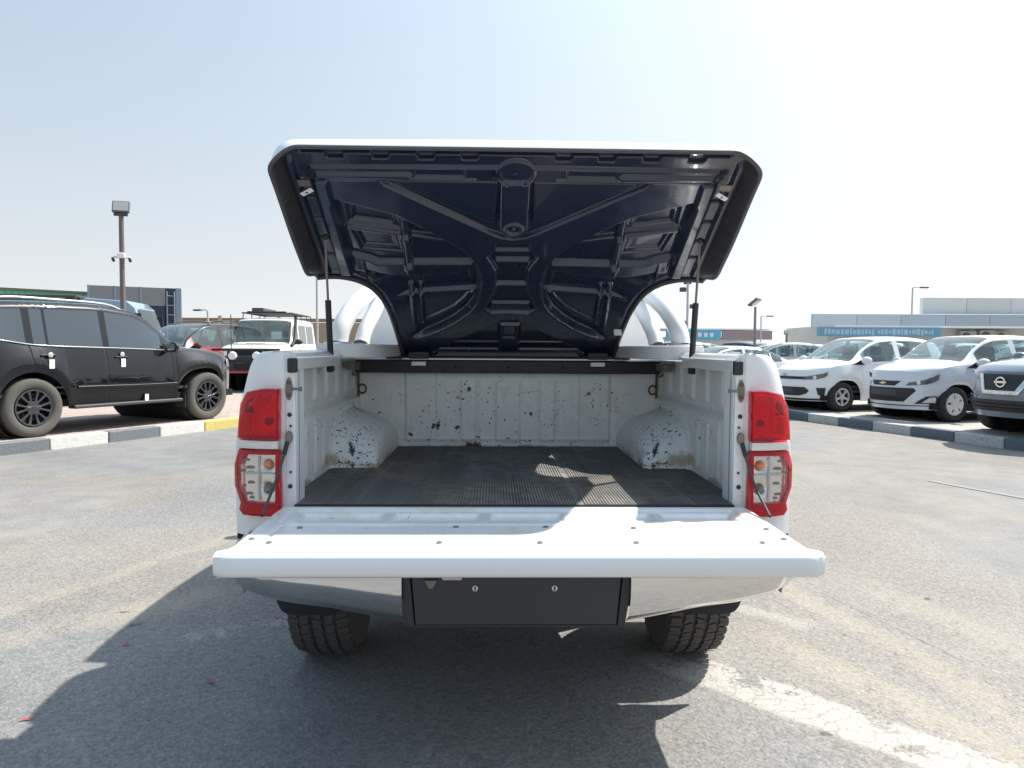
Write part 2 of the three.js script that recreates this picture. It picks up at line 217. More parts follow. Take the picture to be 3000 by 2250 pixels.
// ---------- wheels ----------
function tyreProfile(R, rimR, w) { const h = w / 2; return [[rimR, -h * 0.82], [rimR + 0.02, -h * 0.98], [lerp(rimR, R, 0.5), -h * 1.03], [R - 0.03, -h * 0.97], [R - 0.008, -h * 0.84], [R, -h * 0.6], [R, h * 0.6], [R - 0.008, h * 0.84], [R - 0.03, h * 0.97], [lerp(rimR, R, 0.5), h * 1.03], [rimR + 0.02, h * 0.98], [rimR, h * 0.82]].map((p) => new THREE.Vector2(...p)); }
const lathe = (pts, n = 48) => new THREE.LatheGeometry(pts.map((p) => p.isVector2 ? p : new THREE.Vector2(...p)), n);
const polar = (r, a) => [r * Math.cos(a), r * Math.sin(a)];
function rimFace(r, style) {   // the openings of a wheel face
  const holes = [];
  if (style === 'six') for (let k = 0; k < 6; k++) { const a = k * Math.PI / 3 + Math.PI / 6; holes.push([polar(r * 0.34, a - 0.2), polar(r * 0.86, a - 0.19), polar(r * 0.88, a), polar(r * 0.86, a + 0.19), polar(r * 0.34, a + 0.2)]); const b = k * Math.PI / 3; holes.push([polar(r * 0.42, b - 0.1), polar(r * 0.86, b - 0.17), polar(r * 0.88, b), polar(r * 0.86, b + 0.17), polar(r * 0.42, b + 0.1)]); }
  if (style === 'five') for (let k = 0; k < 5; k++) { const a = k * Math.PI * 0.4 + 0.3; holes.push([polar(r * 0.34, a - 0.26), polar(r * 0.8, a - 0.42), polar(r * 0.85, a - 0.2), polar(r * 0.72, a), polar(r * 0.85, a + 0.2), polar(r * 0.8, a + 0.42), polar(r * 0.34, a + 0.26)]); }
  if (style === 'slots') for (let k = 0; k < 5; k++) { const a = k * Math.PI * 0.4 + 0.5, c = polar(r * 0.64, a); holes.push(ring(0, 0, 1, 14).map(([x, y]) => { const px = x * r * 0.2, py = y * r * 0.095; return [c[0] + px * Math.cos(a) - py * Math.sin(a), c[1] + px * Math.sin(a) + py * Math.cos(a)]; })); }
  return holes;
}
function wheel(parent, { R, rimR, w, style = 'five', tyreMat = M.rubber, faceMat = M.alloySilver }, pos, side) {   // axle along x, side +1 = face towards +x
  const g = grp('wheel', parent); g.position.set(...pos); if (side < 0) g.rotation.y = Math.PI;
  part('tyre', lathe(tyreProfile(R, rimR, w), 56).rotateZ(-Math.PI / 2), tyreMat, g);
  part('rim', [lathe([[rimR * 0.9, -w * 0.36], [rimR * 0.94, w * 0.2], [rimR * 0.97, w * 0.36], [rimR + 0.006, w * 0.41], [rimR + 0.004, w * 0.36]], 48).rotateZ(-Math.PI / 2), new THREE.CircleGeometry(rimR * 0.95, 32).rotateY(Math.PI / 2).translate(-w * 0.05, 0, 0)], style === 'six' ? M.alloyBlack : M.under, g);
  const f = ext(ring(0, 0, rimR * 0.965, 40), 0.03, 0.008, rimFace(rimR, style)); f.rotateY(Math.PI / 2); const p = f.attributes.position; for (let i = 0; i < p.count; i++) { const r = Math.hypot(p.getY(i), p.getZ(i)) / rimR; p.setX(i, p.getX(i) + w * (0.26 + (style === 'slots' ? 0.1 * (1 - r * r) : 0.05 * r))); } f.computeVertexNormals();
  part('wheel_face', toCreasedNormals(f, 0.7), faceMat, g);
  part('hub_cap', [cyl(rimR * 0.17, rimR * 0.2, 0.03, 20).rotateZ(-Math.PI / 2).translate(w * 0.36, 0, 0), ...[0, 1, 2, 3, 4, 5].map((k) => { const q = polar(rimR * 0.27, k * 1.047); return cyl(0.011, 0.011, 0.02, 8).rotateZ(Math.PI / 2).translate(w * 0.38, q[0], q[1]); })], style === 'six' ? M.steel : faceMat, g);
  return g;
}
// ---------- car shells: a grid lofted through cross sections from nose (s = 0) to tail (s = L); local forward is -z ----------
function carShell(c) {
  const top = pchip(c.top), belt = pchip(c.belt), plan = pchip(c.plan), roofW = pchip(c.roof), sweepF = pchip(c.sweep), mid = c.axle + c.wb / 2;
  const Ra = c.R + (c.archGap ?? 0.05), ax = [c.axle, c.axle + c.wb];
  const ylow = (s) => { let y = c.sill; for (const a of ax) { const d = Math.abs(s - a); if (d < Ra) y = Math.max(y, c.R + Math.sqrt(Ra * Ra - d * d)); } return y; };
  const section = (s, inset = 0) => {
    const w = c.W * plan(s) - inset, yl = ylow(s), b = Math.max(belt(s), yl + 0.05), t = Math.max(top(s), b + 0.01), cab = sst(0, 0.32, t - b), wr = c.W * roofW(s), fl = 0.012 * ax.reduce((q, a) => q + Math.exp(-Math.pow((s - a) / (Ra * 1.15), 6)), 0) * (c.flare ?? 1);
    const lo = [[0.955, 0], [0.985, 0.16], [1, 0.36], [0.995, 0.6], [(c.shoulder ?? 0.948) * 0.5 + 0.5, 0.84], [c.shoulder ?? 0.948, 1]].map(([k, q], i) => [w * k + (i < 3 ? fl : 0), yl + (b - yl) * q]);
    const hood = [[Math.min(0.95, (c.shoulder ?? 0.948) - 0.002), 0.12], [Math.min(0.92, (c.shoulder ?? 0.948) - 0.02), 0.4], [0.86, 0.66], [0.7, 0.87], [0.38, 0.975], [0, 1]].map(([k, q]) => [w * k, b + (t - b) * q]);
    const xr = (y) => lerp(w * ((c.shoulder ?? 0.948) - 0.002), wr, Math.pow(clamp((y - b) / Math.max(0.05, t - b)), 1.15));
    const yg = t - (c.railH ?? 0.095), cabin = [[w * ((c.shoulder ?? 0.948) - 0.002), b + 0.02], [xr(yg), yg], [xr(t - 0.05), t - 0.045], [wr * 0.84, t - 0.014], [wr * 0.45, t - 0.003], [0, t]];
    return [...lo, ...hood.map((h, i) => [lerp(h[0], cabin[i][0], cab), lerp(h[1], cabin[i][1], cab)])];
  };
  const zOf = (x, s, w) => s + sweepF(s) * Math.pow(clamp(Math.abs(x) / w), 2.4) - mid;
  const st = new Set(); for (let k = 0; k <= c.n; k++) st.add(+(c.L * k / c.n).toFixed(4));
  for (const a of ax) for (let k = -8; k <= 8; k++) st.add(+(a + Ra * Math.sin(k / 8 * Math.PI / 2) * 0.9995).toFixed(4));
  for (const q of [c.cowl, c.roofFront, c.roofRear, c.tailGlass, ...c.windows.flat()]) if (q) st.add(+q.toFixed(4));
  const grooves = new Map(); for (const d of c.doors ?? []) { for (const [o, i] of [[-0.006, 0], [0, 0.011], [0.006, 0]]) { st.add(+(d + o).toFixed(4)); grooves.set(+(d + o).toFixed(4), i); } }
  const S = [...st].filter((s) => s >= 0 && s <= c.L).sort((a, b) => a - b), NR = 12, NC = 2 * NR - 1;
  const pos = [], at = (i, j) => i * NC + j;
  for (const s of S) { const q = section(s), w = c.W * plan(s), gi = grooves.get(s) ?? 0; const col = q.map(([x, y], r) => [x - (r < 6 ? gi : 0), y]); for (let j = 0; j < NC; j++) { const r = j < NR ? j : NC - 1 - j, sg = j < NR ? 1 : -1; pos.push(col[r][0] * sg, col[r][1], zOf(col[r][0], s, w)); } }
  const P = new THREE.Float32BufferAttribute(pos, 3), buckets = {};
  const add = (k, ...q) => (buckets[k] ??= []).push(...q);
  const all = [];
  for (let i = 0; i < S.length - 1; i++) for (let j = 0; j < NC - 1; j++) {
    const r = j < NR - 1 ? j : NC - 2 - j, s = (S[i] + S[i + 1]) / 2; let k = 'body';
    if (r >= 8 && s > c.cowl && s < c.roofFront) k = 'windshield';
    else if (r >= 7 && c.tailGlass && s > c.roofRear && s < c.tailGlass) k = 'rear_window';
    else if (c.roofPart && r >= 7 && s > c.cowl) k = 'roof';
    else if (r === 6) { const wi = c.windows.findIndex(([a, b]) => s > a && s < b); if (wi >= 0) k = `side_window|${wi}|${j < NR ? 1 : 0}`; else if (c.blackPillars && s > c.windows[0][0] && s < c.windows.at(-1)[1]) k = `pillar_trim|${c.windows.filter((w) => w[1] < s).length}|${j < NR ? 1 : 0}`; }
    const a = at(i, j), b = at(i, j + 1), d = at(i + 1, j), e = at(i + 1, j + 1); add(k, a, b, e, a, e, d); all.push(a, b, e, a, e, d);
  }
  const full = new THREE.BufferGeometry(); full.setAttribute('position', P); full.setIndex(all); full.computeVertexNormals();
  const sub = (idx) => { const m = new Map(), p = [], n = [], id = []; for (const v of idx) { if (!m.has(v)) { m.set(v, p.length / 3); p.push(P.getX(v), P.getY(v), P.getZ(v)); n.push(full.attributes.normal.getX(v), full.attributes.normal.getY(v), full.attributes.normal.getZ(v)); } id.push(m.get(v)); } const g = new THREE.BufferGeometry(); g.setAttribute('position', new THREE.Float32BufferAttribute(p, 3)); g.setAttribute('normal', new THREE.Float32BufferAttribute(n, 3)); g.setIndex(id); return g; };
  // the closed nose and tail
  const dense = (s) => { const q = section(s), o = []; for (let i = 0; i < q.length - 1; i++) { const n = i < 6 ? 3 : 1; for (let k = 0; k < n; k++) o.push([lerp(q[i][0], q[i + 1][0], k / n), lerp(q[i][1], q[i + 1][1], k / n)]); } o.push(q.at(-1)); return o; };
  const nose = dense(0), y0 = nose[0][1], y1 = nose.at(-1)[1], bump = pchip(c.nose ?? [[0, 0.02], [0.25, 0.07], [0.5, 0.08], [0.8, 0.03], [1, 0]]), wN = c.W * plan(0);
  const wx = (y) => { for (let i = 0; i < nose.length - 1; i++) if (y <= nose[i + 1][1]) return lerp(nose[i][0], nose[i + 1][0], clamp((y - nose[i][1]) / Math.max(1e-5, nose[i + 1][1] - nose[i][1]))); return 0.02; };
  const frontZ = (x, y) => { const yy = clamp(y, y0, y1 - 0.004), W = Math.max(0.05, wx(yy)), q = clamp(Math.abs(x) / W); return zOf(x, 0, wN) - bump((yy - y0) / (y1 - y0)) * (1 - Math.pow(q, 4)); };
  const nG = grid(32, nose.length - 1, (a, b) => { const [X, Y] = nose[Math.round(b * (nose.length - 1))], x = X * (a * 2 - 1); return [x, Y, frontZ(x, Y)]; });
  const tail = dense(c.L), ty0 = tail[0][1], ty1 = tail.at(-1)[1], wT = c.W * plan(c.L);
  const rearZ = (x, y, X) => zOf(X, c.L, wT) * 1 + (c.tailBulge ?? 0.08) * (1 - Math.pow(clamp(Math.abs(x) / Math.max(0.05, X)), 3)) * Math.sin(Math.PI * clamp((y - ty0) / (ty1 - ty0)) * 0.9 + 0.1);
  const tG = grid(24, tail.length - 1, (a, b) => { const [X, Y] = tail[Math.round(b * (tail.length - 1))], x = X * (a * 2 - 1); return [x, Y, rearZ(x, Y, X)]; });
  const sideX = (s, y) => { const q = section(s); for (let i = 0; i < q.length - 1; i++) if (y <= q[i + 1][1] && q[i + 1][1] > q[i][1]) return lerp(q[i][0], q[i + 1][0], clamp((y - q[i][1]) / (q[i + 1][1] - q[i][1]))); return 0; };
  return { buckets, sub, nG, tG, frontZ, sideX, mid, y0, y1, ylow, Ra, top, belt };
}
function makeCar(o, c, mats) {
  const sh = carShell(c), z = (s) => s - sh.mid;
  const body = part('body', mergeVertices(merge([sh.sub(sh.buckets.body), sh.nG, sh.tG]), 1e-5), mats.body, o);
  body.geometry = merge([sh.sub(sh.buckets.body), sh.nG, sh.tG]);
  for (const [k, idx] of Object.entries(sh.buckets)) if (k !== 'body') { const name = k.split('|')[0]; part(name, sh.sub(idx), name === 'pillar_trim' ? M.blackPlastic : name === 'roof' ? M.blackPaint : name === 'windshield' ? M.glass : mats.glass ?? M.tint, o); }
  for (const a of [c.axle, c.axle + c.wb]) for (const sd of [1, -1]) wheel(o, { R: c.R, rimR: c.rimR, w: c.tyreW, style: c.style, tyreMat: mats.tyre ?? M.rubber, faceMat: mats.face ?? M.alloySilver }, [sd * (c.W - c.tyreW / 2 - 0.015), c.R, z(a)], sd);
  for (const a of [c.axle, c.axle + c.wb]) { part('wheel_arch_liner', new THREE.CylinderGeometry(sh.Ra - 0.004, sh.Ra - 0.004, c.W * 1.86, 28, 1, true, -Math.PI / 2, Math.PI).rotateZ(Math.PI / 2).translate(0, c.R, z(a)), M.under, o); for (const sd of [1, -1]) part('wheel_well_wall', new THREE.CircleGeometry(sh.Ra - 0.006, 28).rotateY(Math.PI / 2).translate(sd * c.W * 0.5, c.R, z(a)), M.under, o); }

  part('underbody', box(c.W * 1.78, 0.1, c.L - 0.6, 0, c.sill + 0.06, z(c.L / 2)), M.under, o);
  if (c.seats) {
    part('dashboard', rbox(c.W * 1.7, 0.16, 0.35, 0.05, 0, sh.belt(c.cowl) - 0.05, z(c.cowl + 0.32)), M.interior, o);
    for (const s of c.seats) for (const sd of [1, -1]) part('seat', [rbox(0.46, 0.5, 0.14, 0.05, sd * c.W * 0.46, c.floor + 0.42, z(s)), rbox(0.24, 0.17, 0.1, 0.045, sd * c.W * 0.46, c.floor + 0.8, z(s) + 0.03), rbox(0.48, 0.14, 0.5, 0.05, sd * c.W * 0.46, c.floor + 0.16, z(s) - 0.25)], mats.seat ?? M.interior, o);
    part('cabin_floor', box(c.W * 1.8, 0.04, c.windows.at(-1)[1] - c.cowl, 0, c.floor, z((c.cowl + c.windows.at(-1)[1]) / 2)), M.interior, o);
    const t = sh.top(c.cowl + 0.6); part('rear_view_mirror', rbox(0.2, 0.06, 0.03, 0.012, 0, t - 0.1, z(c.cowl + 0.66)), M.blackPlastic, o);
  }
  if (c.mirror) for (const sd of [1, -1]) { const [s, y] = c.mirror, x = sh.sideX(s, y - 0.02), g = grp('door_mirror', o); const sp = new THREE.SphereGeometry(1, 18, 12).scale(0.12, 0.078, 0.075); const p = sp.attributes.position; for (let i = 0; i < p.count; i++) if (p.getZ(i) > 0.02) p.setZ(i, 0.02 + (p.getZ(i) - 0.02) * 0.25); sp.computeVertexNormals(); part('mirror_shell', sp.translate(sd * (x + 0.13), y + 0.05, z(s)), mats.mirror ?? mats.body, g); part('mirror_glass', new THREE.CircleGeometry(1, 20).scale(0.1, 0.062, 1).translate(sd * (x + 0.13), y + 0.05, z(s) + 0.038), M.reflector, g); part('mirror_arm', rbox(0.12, 0.05, 0.06, 0.018, sd * (x + 0.03), y, z(s)), M.blackPlastic, g); part('mirror_sail', ext([[-0.2, -0.035], [0.1, -0.035], [0.1, 0.1]], 0.012).rotateY(sd > 0 ? -Math.PI / 2 : -Math.PI / 2).translate(sd * (x + 0.004), y, z(s) - 0.03), M.blackPlastic, g); }
  for (const [s, y] of c.handles ?? []) for (const sd of [1, -1]) part('door_handle', rbox(0.025, 0.032, 0.2, 0.011, sd * (sh.sideX(s, y) + 0.012), y, z(s)), mats.handle ?? mats.body, o);
  const front = (name, poly, mat, depth = 0.012, both = false, par = o, bevel = 0.003, holes = [], sink = 0.004) => { for (const q of both ? [poly, mir(poly)] : [poly]) part(name, conform(q, depth, (x, y) => sh.frontZ(x, y) + sink, -1, both && q !== poly ? holes.map(mir) : holes, bevel), mat, par); };
  return { ...sh, z, front };
}

// ================= the pickup =================
const truck = thing('pickup_truck', 'white pickup truck with open tailgate and raised black-lined load bed lid', 'pickup truck', [0, 0, 0]);
const FLOOR = 0.858, BULK = -1.38, AXZ = -1.0;
const bedTexWall = chipped(1024, 384, 1.6, 0.6, 380, [[0.55, 0.2, 0.3, 0.17], [0.85, 0.2, 0.35, 0.16], [0.3, 0.15, 0.25, 0.14], [0.8, 0.03, 0.75, 0.03, 1.3], [1.2, 0.2, 0.3, 0.12]], [[0.1, 0.03, 0.25, 0.05], [0.8, 0.006, 0.5, 0.012], [1.5, 0.03, 0.2, 0.05]]);
const bedTexSide = chipped(1024, 384, 1.6, 0.6, 270, [[0.79, 0.12, 0.11, 0.11, 1.05], [0.87, 0.1, 0.12, 0.1, 1.0], [0.8, 0.02, 0.2, 0.02, 1.3], [1.0, 0.14, 0.25, 0.13], [0.45, 0.2, 0.2, 0.06, 0.7]], [[0.68, 0.03, 0.12, 0.06], [0.86, 0.015, 0.2, 0.03], [1.2, 0.015, 0.3, 0.03], [0.3, 0.012, 0.25, 0.025]]);
M.liner.roughnessMap = texture(512, 512, (i, j) => { const v = 0.45 + 0.9 * fbm(i / 40, j / 40, 5, 170) * sst(0.2, 0.7, fbm(i / 9, j / 60, 3, 171) + 0.3); return [v, v, v]; }, false); M.liner.roughness = 0.36;
M.bedWall = new THREE.MeshPhysicalMaterial({ map: bedTexWall, roughness: 0.5, clearcoat: 0.25, clearcoatRoughness: 0.3, side: THREE.DoubleSide });
M.bedSide = new THREE.MeshPhysicalMaterial({ map: bedTexSide, roughness: 0.5, clearcoat: 0.25, clearcoatRoughness: 0.3, side: THREE.DoubleSide });
M.truckWhite = phy(0.75, 0.76, 0.765, 0.42, { clearcoat: 0.8, clearcoatRoughness: 0.08 });
M.jamb = phy(0.7, 0.72, 0.725, 0.5, { clearcoat: 0.3, clearcoatRoughness: 0.2 });
{ // front wall of the bed, pressed in upright flutes
  const grooves = [0.064, 0.152, 0.24, 0.365, 0.517];
  part('bulkhead', grid(300, 70, (a, b) => { const x = (a - 0.5) * 1.54, y = FLOOR + b * 0.44, q = Math.abs(x); let h = 0; const inP = sst(1.2, 1.175, y - (q > 0.3 ? 0.045 : 0)) * sst(0.875, 0.9, y); for (const g of grooves) h -= 0.007 * Math.exp(-Math.pow((q - g) / 0.006, 2)) * inP; h += 0.007 * inP * (Math.sin((q + 0.02) / 0.088 * Math.PI) > 0 && q < 0.24 ? 1 : 0) * sst(0.0, 0.25, Math.abs(Math.sin((q + 0.02) / 0.088 * Math.PI))); if (q > 0.24 && q < 0.517) h += 0.006 * inP * sst(0.24, 0.25, q) * sst(0.517, 0.507, q); h += 0.004 * Math.exp(-Math.pow((y - 0.9) / 0.006, 2)); return [x, y, BULK + h]; }, (q) => [(q[0] + 0.8) / 1.6, (q[1] - FLOOR) / 0.6]), M.bedWall, truck);
}
const wallX = (y, z) => {  // inside face of the bed side
  const up = sst(1.105, 1.128, y), flute = 0.011 * up * sst(1.14, 1.16, y) * (0.5 + 0.5 * Math.tanh(6 * Math.sin((z + 0.05) / 0.2 * 2 * Math.PI)));
  let x = lerp(0.735, 0.768, up) - flute;
  const low = sst(1.09, 1.07, y) * sst(0.88, 0.9, y); x -= low * 0.007 * (Math.exp(-Math.pow((z + 0.3) / 0.02, 2)) + Math.exp(-Math.pow((z + 0.44) / 0.012, 2)) + Math.exp(-Math.pow((z + 0.57) / 0.02, 2)) + Math.exp(-Math.pow((z + 0.18) / 0.012, 2)));
  const dz = (z + 1.06) / 0.375, yA = FLOOR + 0.222 * Math.pow(Math.max(0, 1 - Math.pow(Math.abs(dz), 2.6)), 1 / 2.6), q = (y - FLOOR) / Math.max(0.001, yA - FLOOR);
  if (q < 1) x = Math.min(x, lerp(0.545, x, Math.pow(clamp(q), 4.5)) + 0.02 * sst(0.3, 0, q) * 0);
  const dz2 = (z + 1.06) / 0.4, yB = FLOOR + 0.24 * Math.pow(Math.max(0, 1 - Math.pow(Math.abs(dz2), 2.6)), 1 / 2.6); if (y < yB) x = Math.min(x, 0.727);
  return x;
};
for (const sd of [1, -1]) {
  part('bed_side_wall', grid(190, 96, (a, b) => { const z = lerp(BULK, -0.012, a), y = lerp(FLOOR - 0.004, 1.3, b); return [sd * wallX(y, z), y, z]; }, (q) => [clamp(((sd > 0 ? -q[2] : -q[2] + 0.06) + 0.77 - Math.abs(q[0])) / 1.75), (q[1] - FLOOR) / 0.6]), M.bedSide, truck);
}
part('bed_floor', box(1.56, 0.03, 1.42, 0, FLOOR - 0.019, -0.69), M.jamb, truck);
// outer body side of the bed
const outX = pchip([[0.5, 0.86], [0.62, 0.885], [0.8, 0.893], [1.0, 0.894], [1.12, 0.884], [1.245, 0.858], [1.3, 0.842], [1.328, 0.824], [1.341, 0.802], [1.344, 0.76]]);
const rearZ = (x, y) => { const X = outX(y); return -0.05 * Math.pow(clamp((Math.abs(x) - 0.72) / (X - 0.72)), 3); };
for (const sd of [1, -1]) {
  const Ra = 0.47, yl = (z) => { const d = Math.abs(z - AXZ); return d < Ra ? Math.max(0.56, 0.39 + Math.sqrt(Ra * Ra - d * d)) : 0.56; };
  part('quarter_panel', grid(110, 40, (a, b) => { const z = lerp(-0.05, -1.42, a), lo = yl(z), y = lerp(lo, 1.344, 1 - Math.pow(1 - b, 1.3)), fl = 0.03 * sst(0.16, 0, Math.hypot(z - AXZ, y - 0.39) - Ra) * (Math.abs(z - AXZ) < 0.7 ? 1 : 0); return [sd * (outX(y) + fl), y, z]; }), M.truckWhite, truck);
  part('rear_corner_panel', grid(18, 50, (a, b) => { const y = lerp(0.76, 1.344, 1 - Math.pow(1 - b, 1.3)), X = outX(y), x = lerp(0.722, X, a); return [sd * x, y, rearZ(x, y)]; }), M.truckWhite, truck);
  part('bed_rail_top', grid(60, 10, (a, b) => { const z = lerp(-0.0, -1.42, a), q = b, x = lerp(0.76, 0.69, q); return [sd * x, 1.344 - 0.02 * sst(0.6, 1, q) * q - 0.001, z]; }), M.truckWhite, truck);
  // door-jamb faces that carry the latch, the cable and the seals
  part('rear_pillar', [ext([[0.69, 0.795], [0.724, 0.795], [0.724, 1.343], [0.712, 1.343], [0.692, 1.325]], 0.03, 0.004).translate(0, 0, -0.034), box(0.006, 0.47, 0.09, 0.693, 1.09, -0.06), box(0.05, 0.47, 0.006, 0.715, 1.09, -0.012 - 0.03)].map((g) => sd > 0 ? g : flipX(g)), M.jamb, truck);
  for (const [x, y, r] of [[0.708, 1.145, 0.007], [0.705, 1.11, 0.004], [0.708, 0.92, 0.007], [0.706, 0.965, 0.004]]) part('pillar_hole', cyl(r, r, 0.004, 12).rotateX(Math.PI / 2).translate(sd * x, y, 0.001), M.blackPlastic, truck);
  part('bed_rail', rbox(0.035, 0.04, 0.64, 0.006, sd * 0.702, 1.304, -0.33), M.truckWhite, truck);
  part('rail_end_cap', rbox(0.03, 0.045, 0.02, 0.005, sd * 0.697, 1.299, 0.004), M.blackPlastic, truck);
  const la = grp('latch_striker', truck); part('striker_plate', ext(ring(0, 0, 0.011, 16, 0.036), 0.004, 0.001).translate(sd * 0.709, 1.226, 0), M.dullSteel, la); part('striker_pin', [bar([sd * 0.708, 1.226, 0.006], [sd * 0.672, 1.226, 0.006], 0.004), cyl(0.007, 0.007, 0.006, 12).rotateZ(Math.PI / 2).translate(sd * 0.672, 1.226, 0.006)], M.dullSteel, la); for (const q of [0.02, -0.02]) part('striker_bolt', cyl(0.007, 0.007, 0.005, 6).rotateX(Math.PI / 2).translate(sd * 0.709, 1.226 + q, 0.006), M.rust, la);
  // tie-down ring and its strap bracket in the front corner
  part('tie_down_hook', [box(0.01, 0.13, 0.008, sd * 0.742, 1.17, BULK + 0.016), new THREE.TorusGeometry(0.019, 0.0042, 8, 18).scale(1, 1.15, 1).translate(sd * 0.722, 1.15, BULK + 0.02), new THREE.TorusGeometry(0.016, 0.004, 8, 16, Math.PI).rotateZ(Math.PI).translate(sd * 0.752, 1.235, BULK + 0.05)], M.rust, truck);
  part('rail_bracket', [rbox(0.04, 0.035, 0.16, 0.004, sd * 0.722, 1.27, -1.12), cyl(0.007, 0.007, 0.01, 8).rotateX(Math.PI / 2).translate(sd * 0.715, 1.272, -1.035)], M.dullSteel, truck);
  // fixed white deck beside the lid that the roll bar stands on
  const deckIn = [[0.795, -0.72], [0.70, -0.715], [0.655, -0.73], [0.615, -0.765], [0.58, -0.83], [0.556, -0.93], [0.54, -1.1], [0.528, -1.36]];
  part('bed_deck', ext([...new THREE.SplineCurve(deckIn.map((p) => new THREE.Vector2(...p))).getPoints(40).map((p) => [p.x, p.y]), [0.8, -1.36]].map(([x, z]) => [sd * x, -z]), 0.046, 0.006).rotateX(-Math.PI / 2).translate(0, 1.318, 0), M.truckWhite, truck);
  // roll bar: a thick outer tube and a second leg behind it
  part('roll_bar_tube', tube([[sd * 0.735, 1.37, -0.86], [sd * 0.728, 1.43, -0.88], [sd * 0.70, 1.52, -0.97], [sd * 0.66, 1.6, -1.12], [sd * 0.6, 1.69, -1.34], [sd * 0.45, 1.74, -1.44], [0, 1.755, -1.46]], 0.04, 50, 16), M.truckWhite, truck);
  part('roll_bar_tube', tube([[sd * 0.665, 1.37, -1.02], [sd * 0.655, 1.43, -1.06], [sd * 0.63, 1.52, -1.16], [sd * 0.6, 1.66, -1.34]], 0.034, 30, 14), M.truckWhite, truck);
  part('roll_bar_foot', cyl(0.058, 0.065, 0.014, 24, sd * 0.735, 1.371, -0.86), M.silver, truck);
  // gas strut that holds the lid
  const stg = grp('gas_strut', truck), A = [sd * 0.705, 1.272, -0.58], B = [sd * 0.702, 1.765, -0.475], Mx = A.map((q, i) => lerp(q, B[i], 0.53));
  part('cylinder', bar(A, Mx, 0.0115, 14), M.blackPlastic, stg); part('rod', bar(Mx, B, 0.0045, 10), M.dullSteel, stg); part('ball_end', new THREE.SphereGeometry(0.014, 12, 10).translate(...A), M.blackPlastic, stg); part('ball_end', new THREE.SphereGeometry(0.012, 12, 10).translate(...B), M.blackPlastic, stg); part('strut_bracket', rbox(0.02, 0.055, 0.045, 0.006, sd * 0.712, 1.285, -0.595), M.blackPlastic, stg);
  // tailgate stay cable
  const cb = grp('tailgate_cable', truck); part('cable', tube([[sd * 0.71, 1.06, 0.012], [sd * 0.718, 1.03, 0.02], [sd * 0.742, 0.94, 0.045], [sd * 0.735, 0.872, 0.2]], 0.0042, 30, 8), M.greyPlastic, cb); part('cable_anchor', [ext(ring(0, 0, 0.011, 14, 0.02), 0.012, 0.002).translate(sd * 0.709, 1.075, 0.002)], M.dullSteel, cb); part('cable_sleeve', bar([sd * 0.712, 1.062, 0.013], [sd * 0.721, 1.022, 0.022], 0.0075), M.blackPlastic, cb);
  // mud flap
  part('mud_flap', grid(24, 8, (a, b) => [sd * lerp(0.64, 0.915, a), lerp(0.56, 0.312 + 0.05 * Math.pow(Math.abs(2 * a - 1), 8), b), -0.52 - 0.03 * b + 0.012 * Math.sin(a * 3.1)]), std(0.016, 0.017, 0.019, 0.75, 0, {}), truck);
}
{ // header bar with hinges at the front of the bed
  part('header_bar', [rbox(1.5, 0.062, 0.05, 0.006, 0, 1.262, BULK + 0.035), rbox(1.2, 0.012, 0.06, 0.004, 0, 1.306, BULK + 0.03)], M.blackPlastic, truck);
  part('header_trim', box(1.04, 0.006, 0.006, 0, 1.3, BULK + 0.066), M.steel, truck);
  for (const x of [-0.438, 0.438]) { const h = grp('lid_hinge', truck); part('hinge_leaf', rbox(0.07, 0.02, 0.03, 0.003, x, 1.277, BULK + 0.068), M.label, h); part('hinge_knuckle', [rbox(0.1, 0.035, 0.04, 0.005, x, 1.318, BULK + 0.06), box(0.006, 0.03, 0.02, x + 0.036, 1.27, BULK + 0.066)], M.blackPlastic, h); }
  for (const x of [-0.26, 0, 0.27]) part('header_bolt', cyl(0.007, 0.007, 0.006, 10).rotateX(Math.PI / 2).translate(x, 1.262, BULK + 0.062), M.under, truck);
}
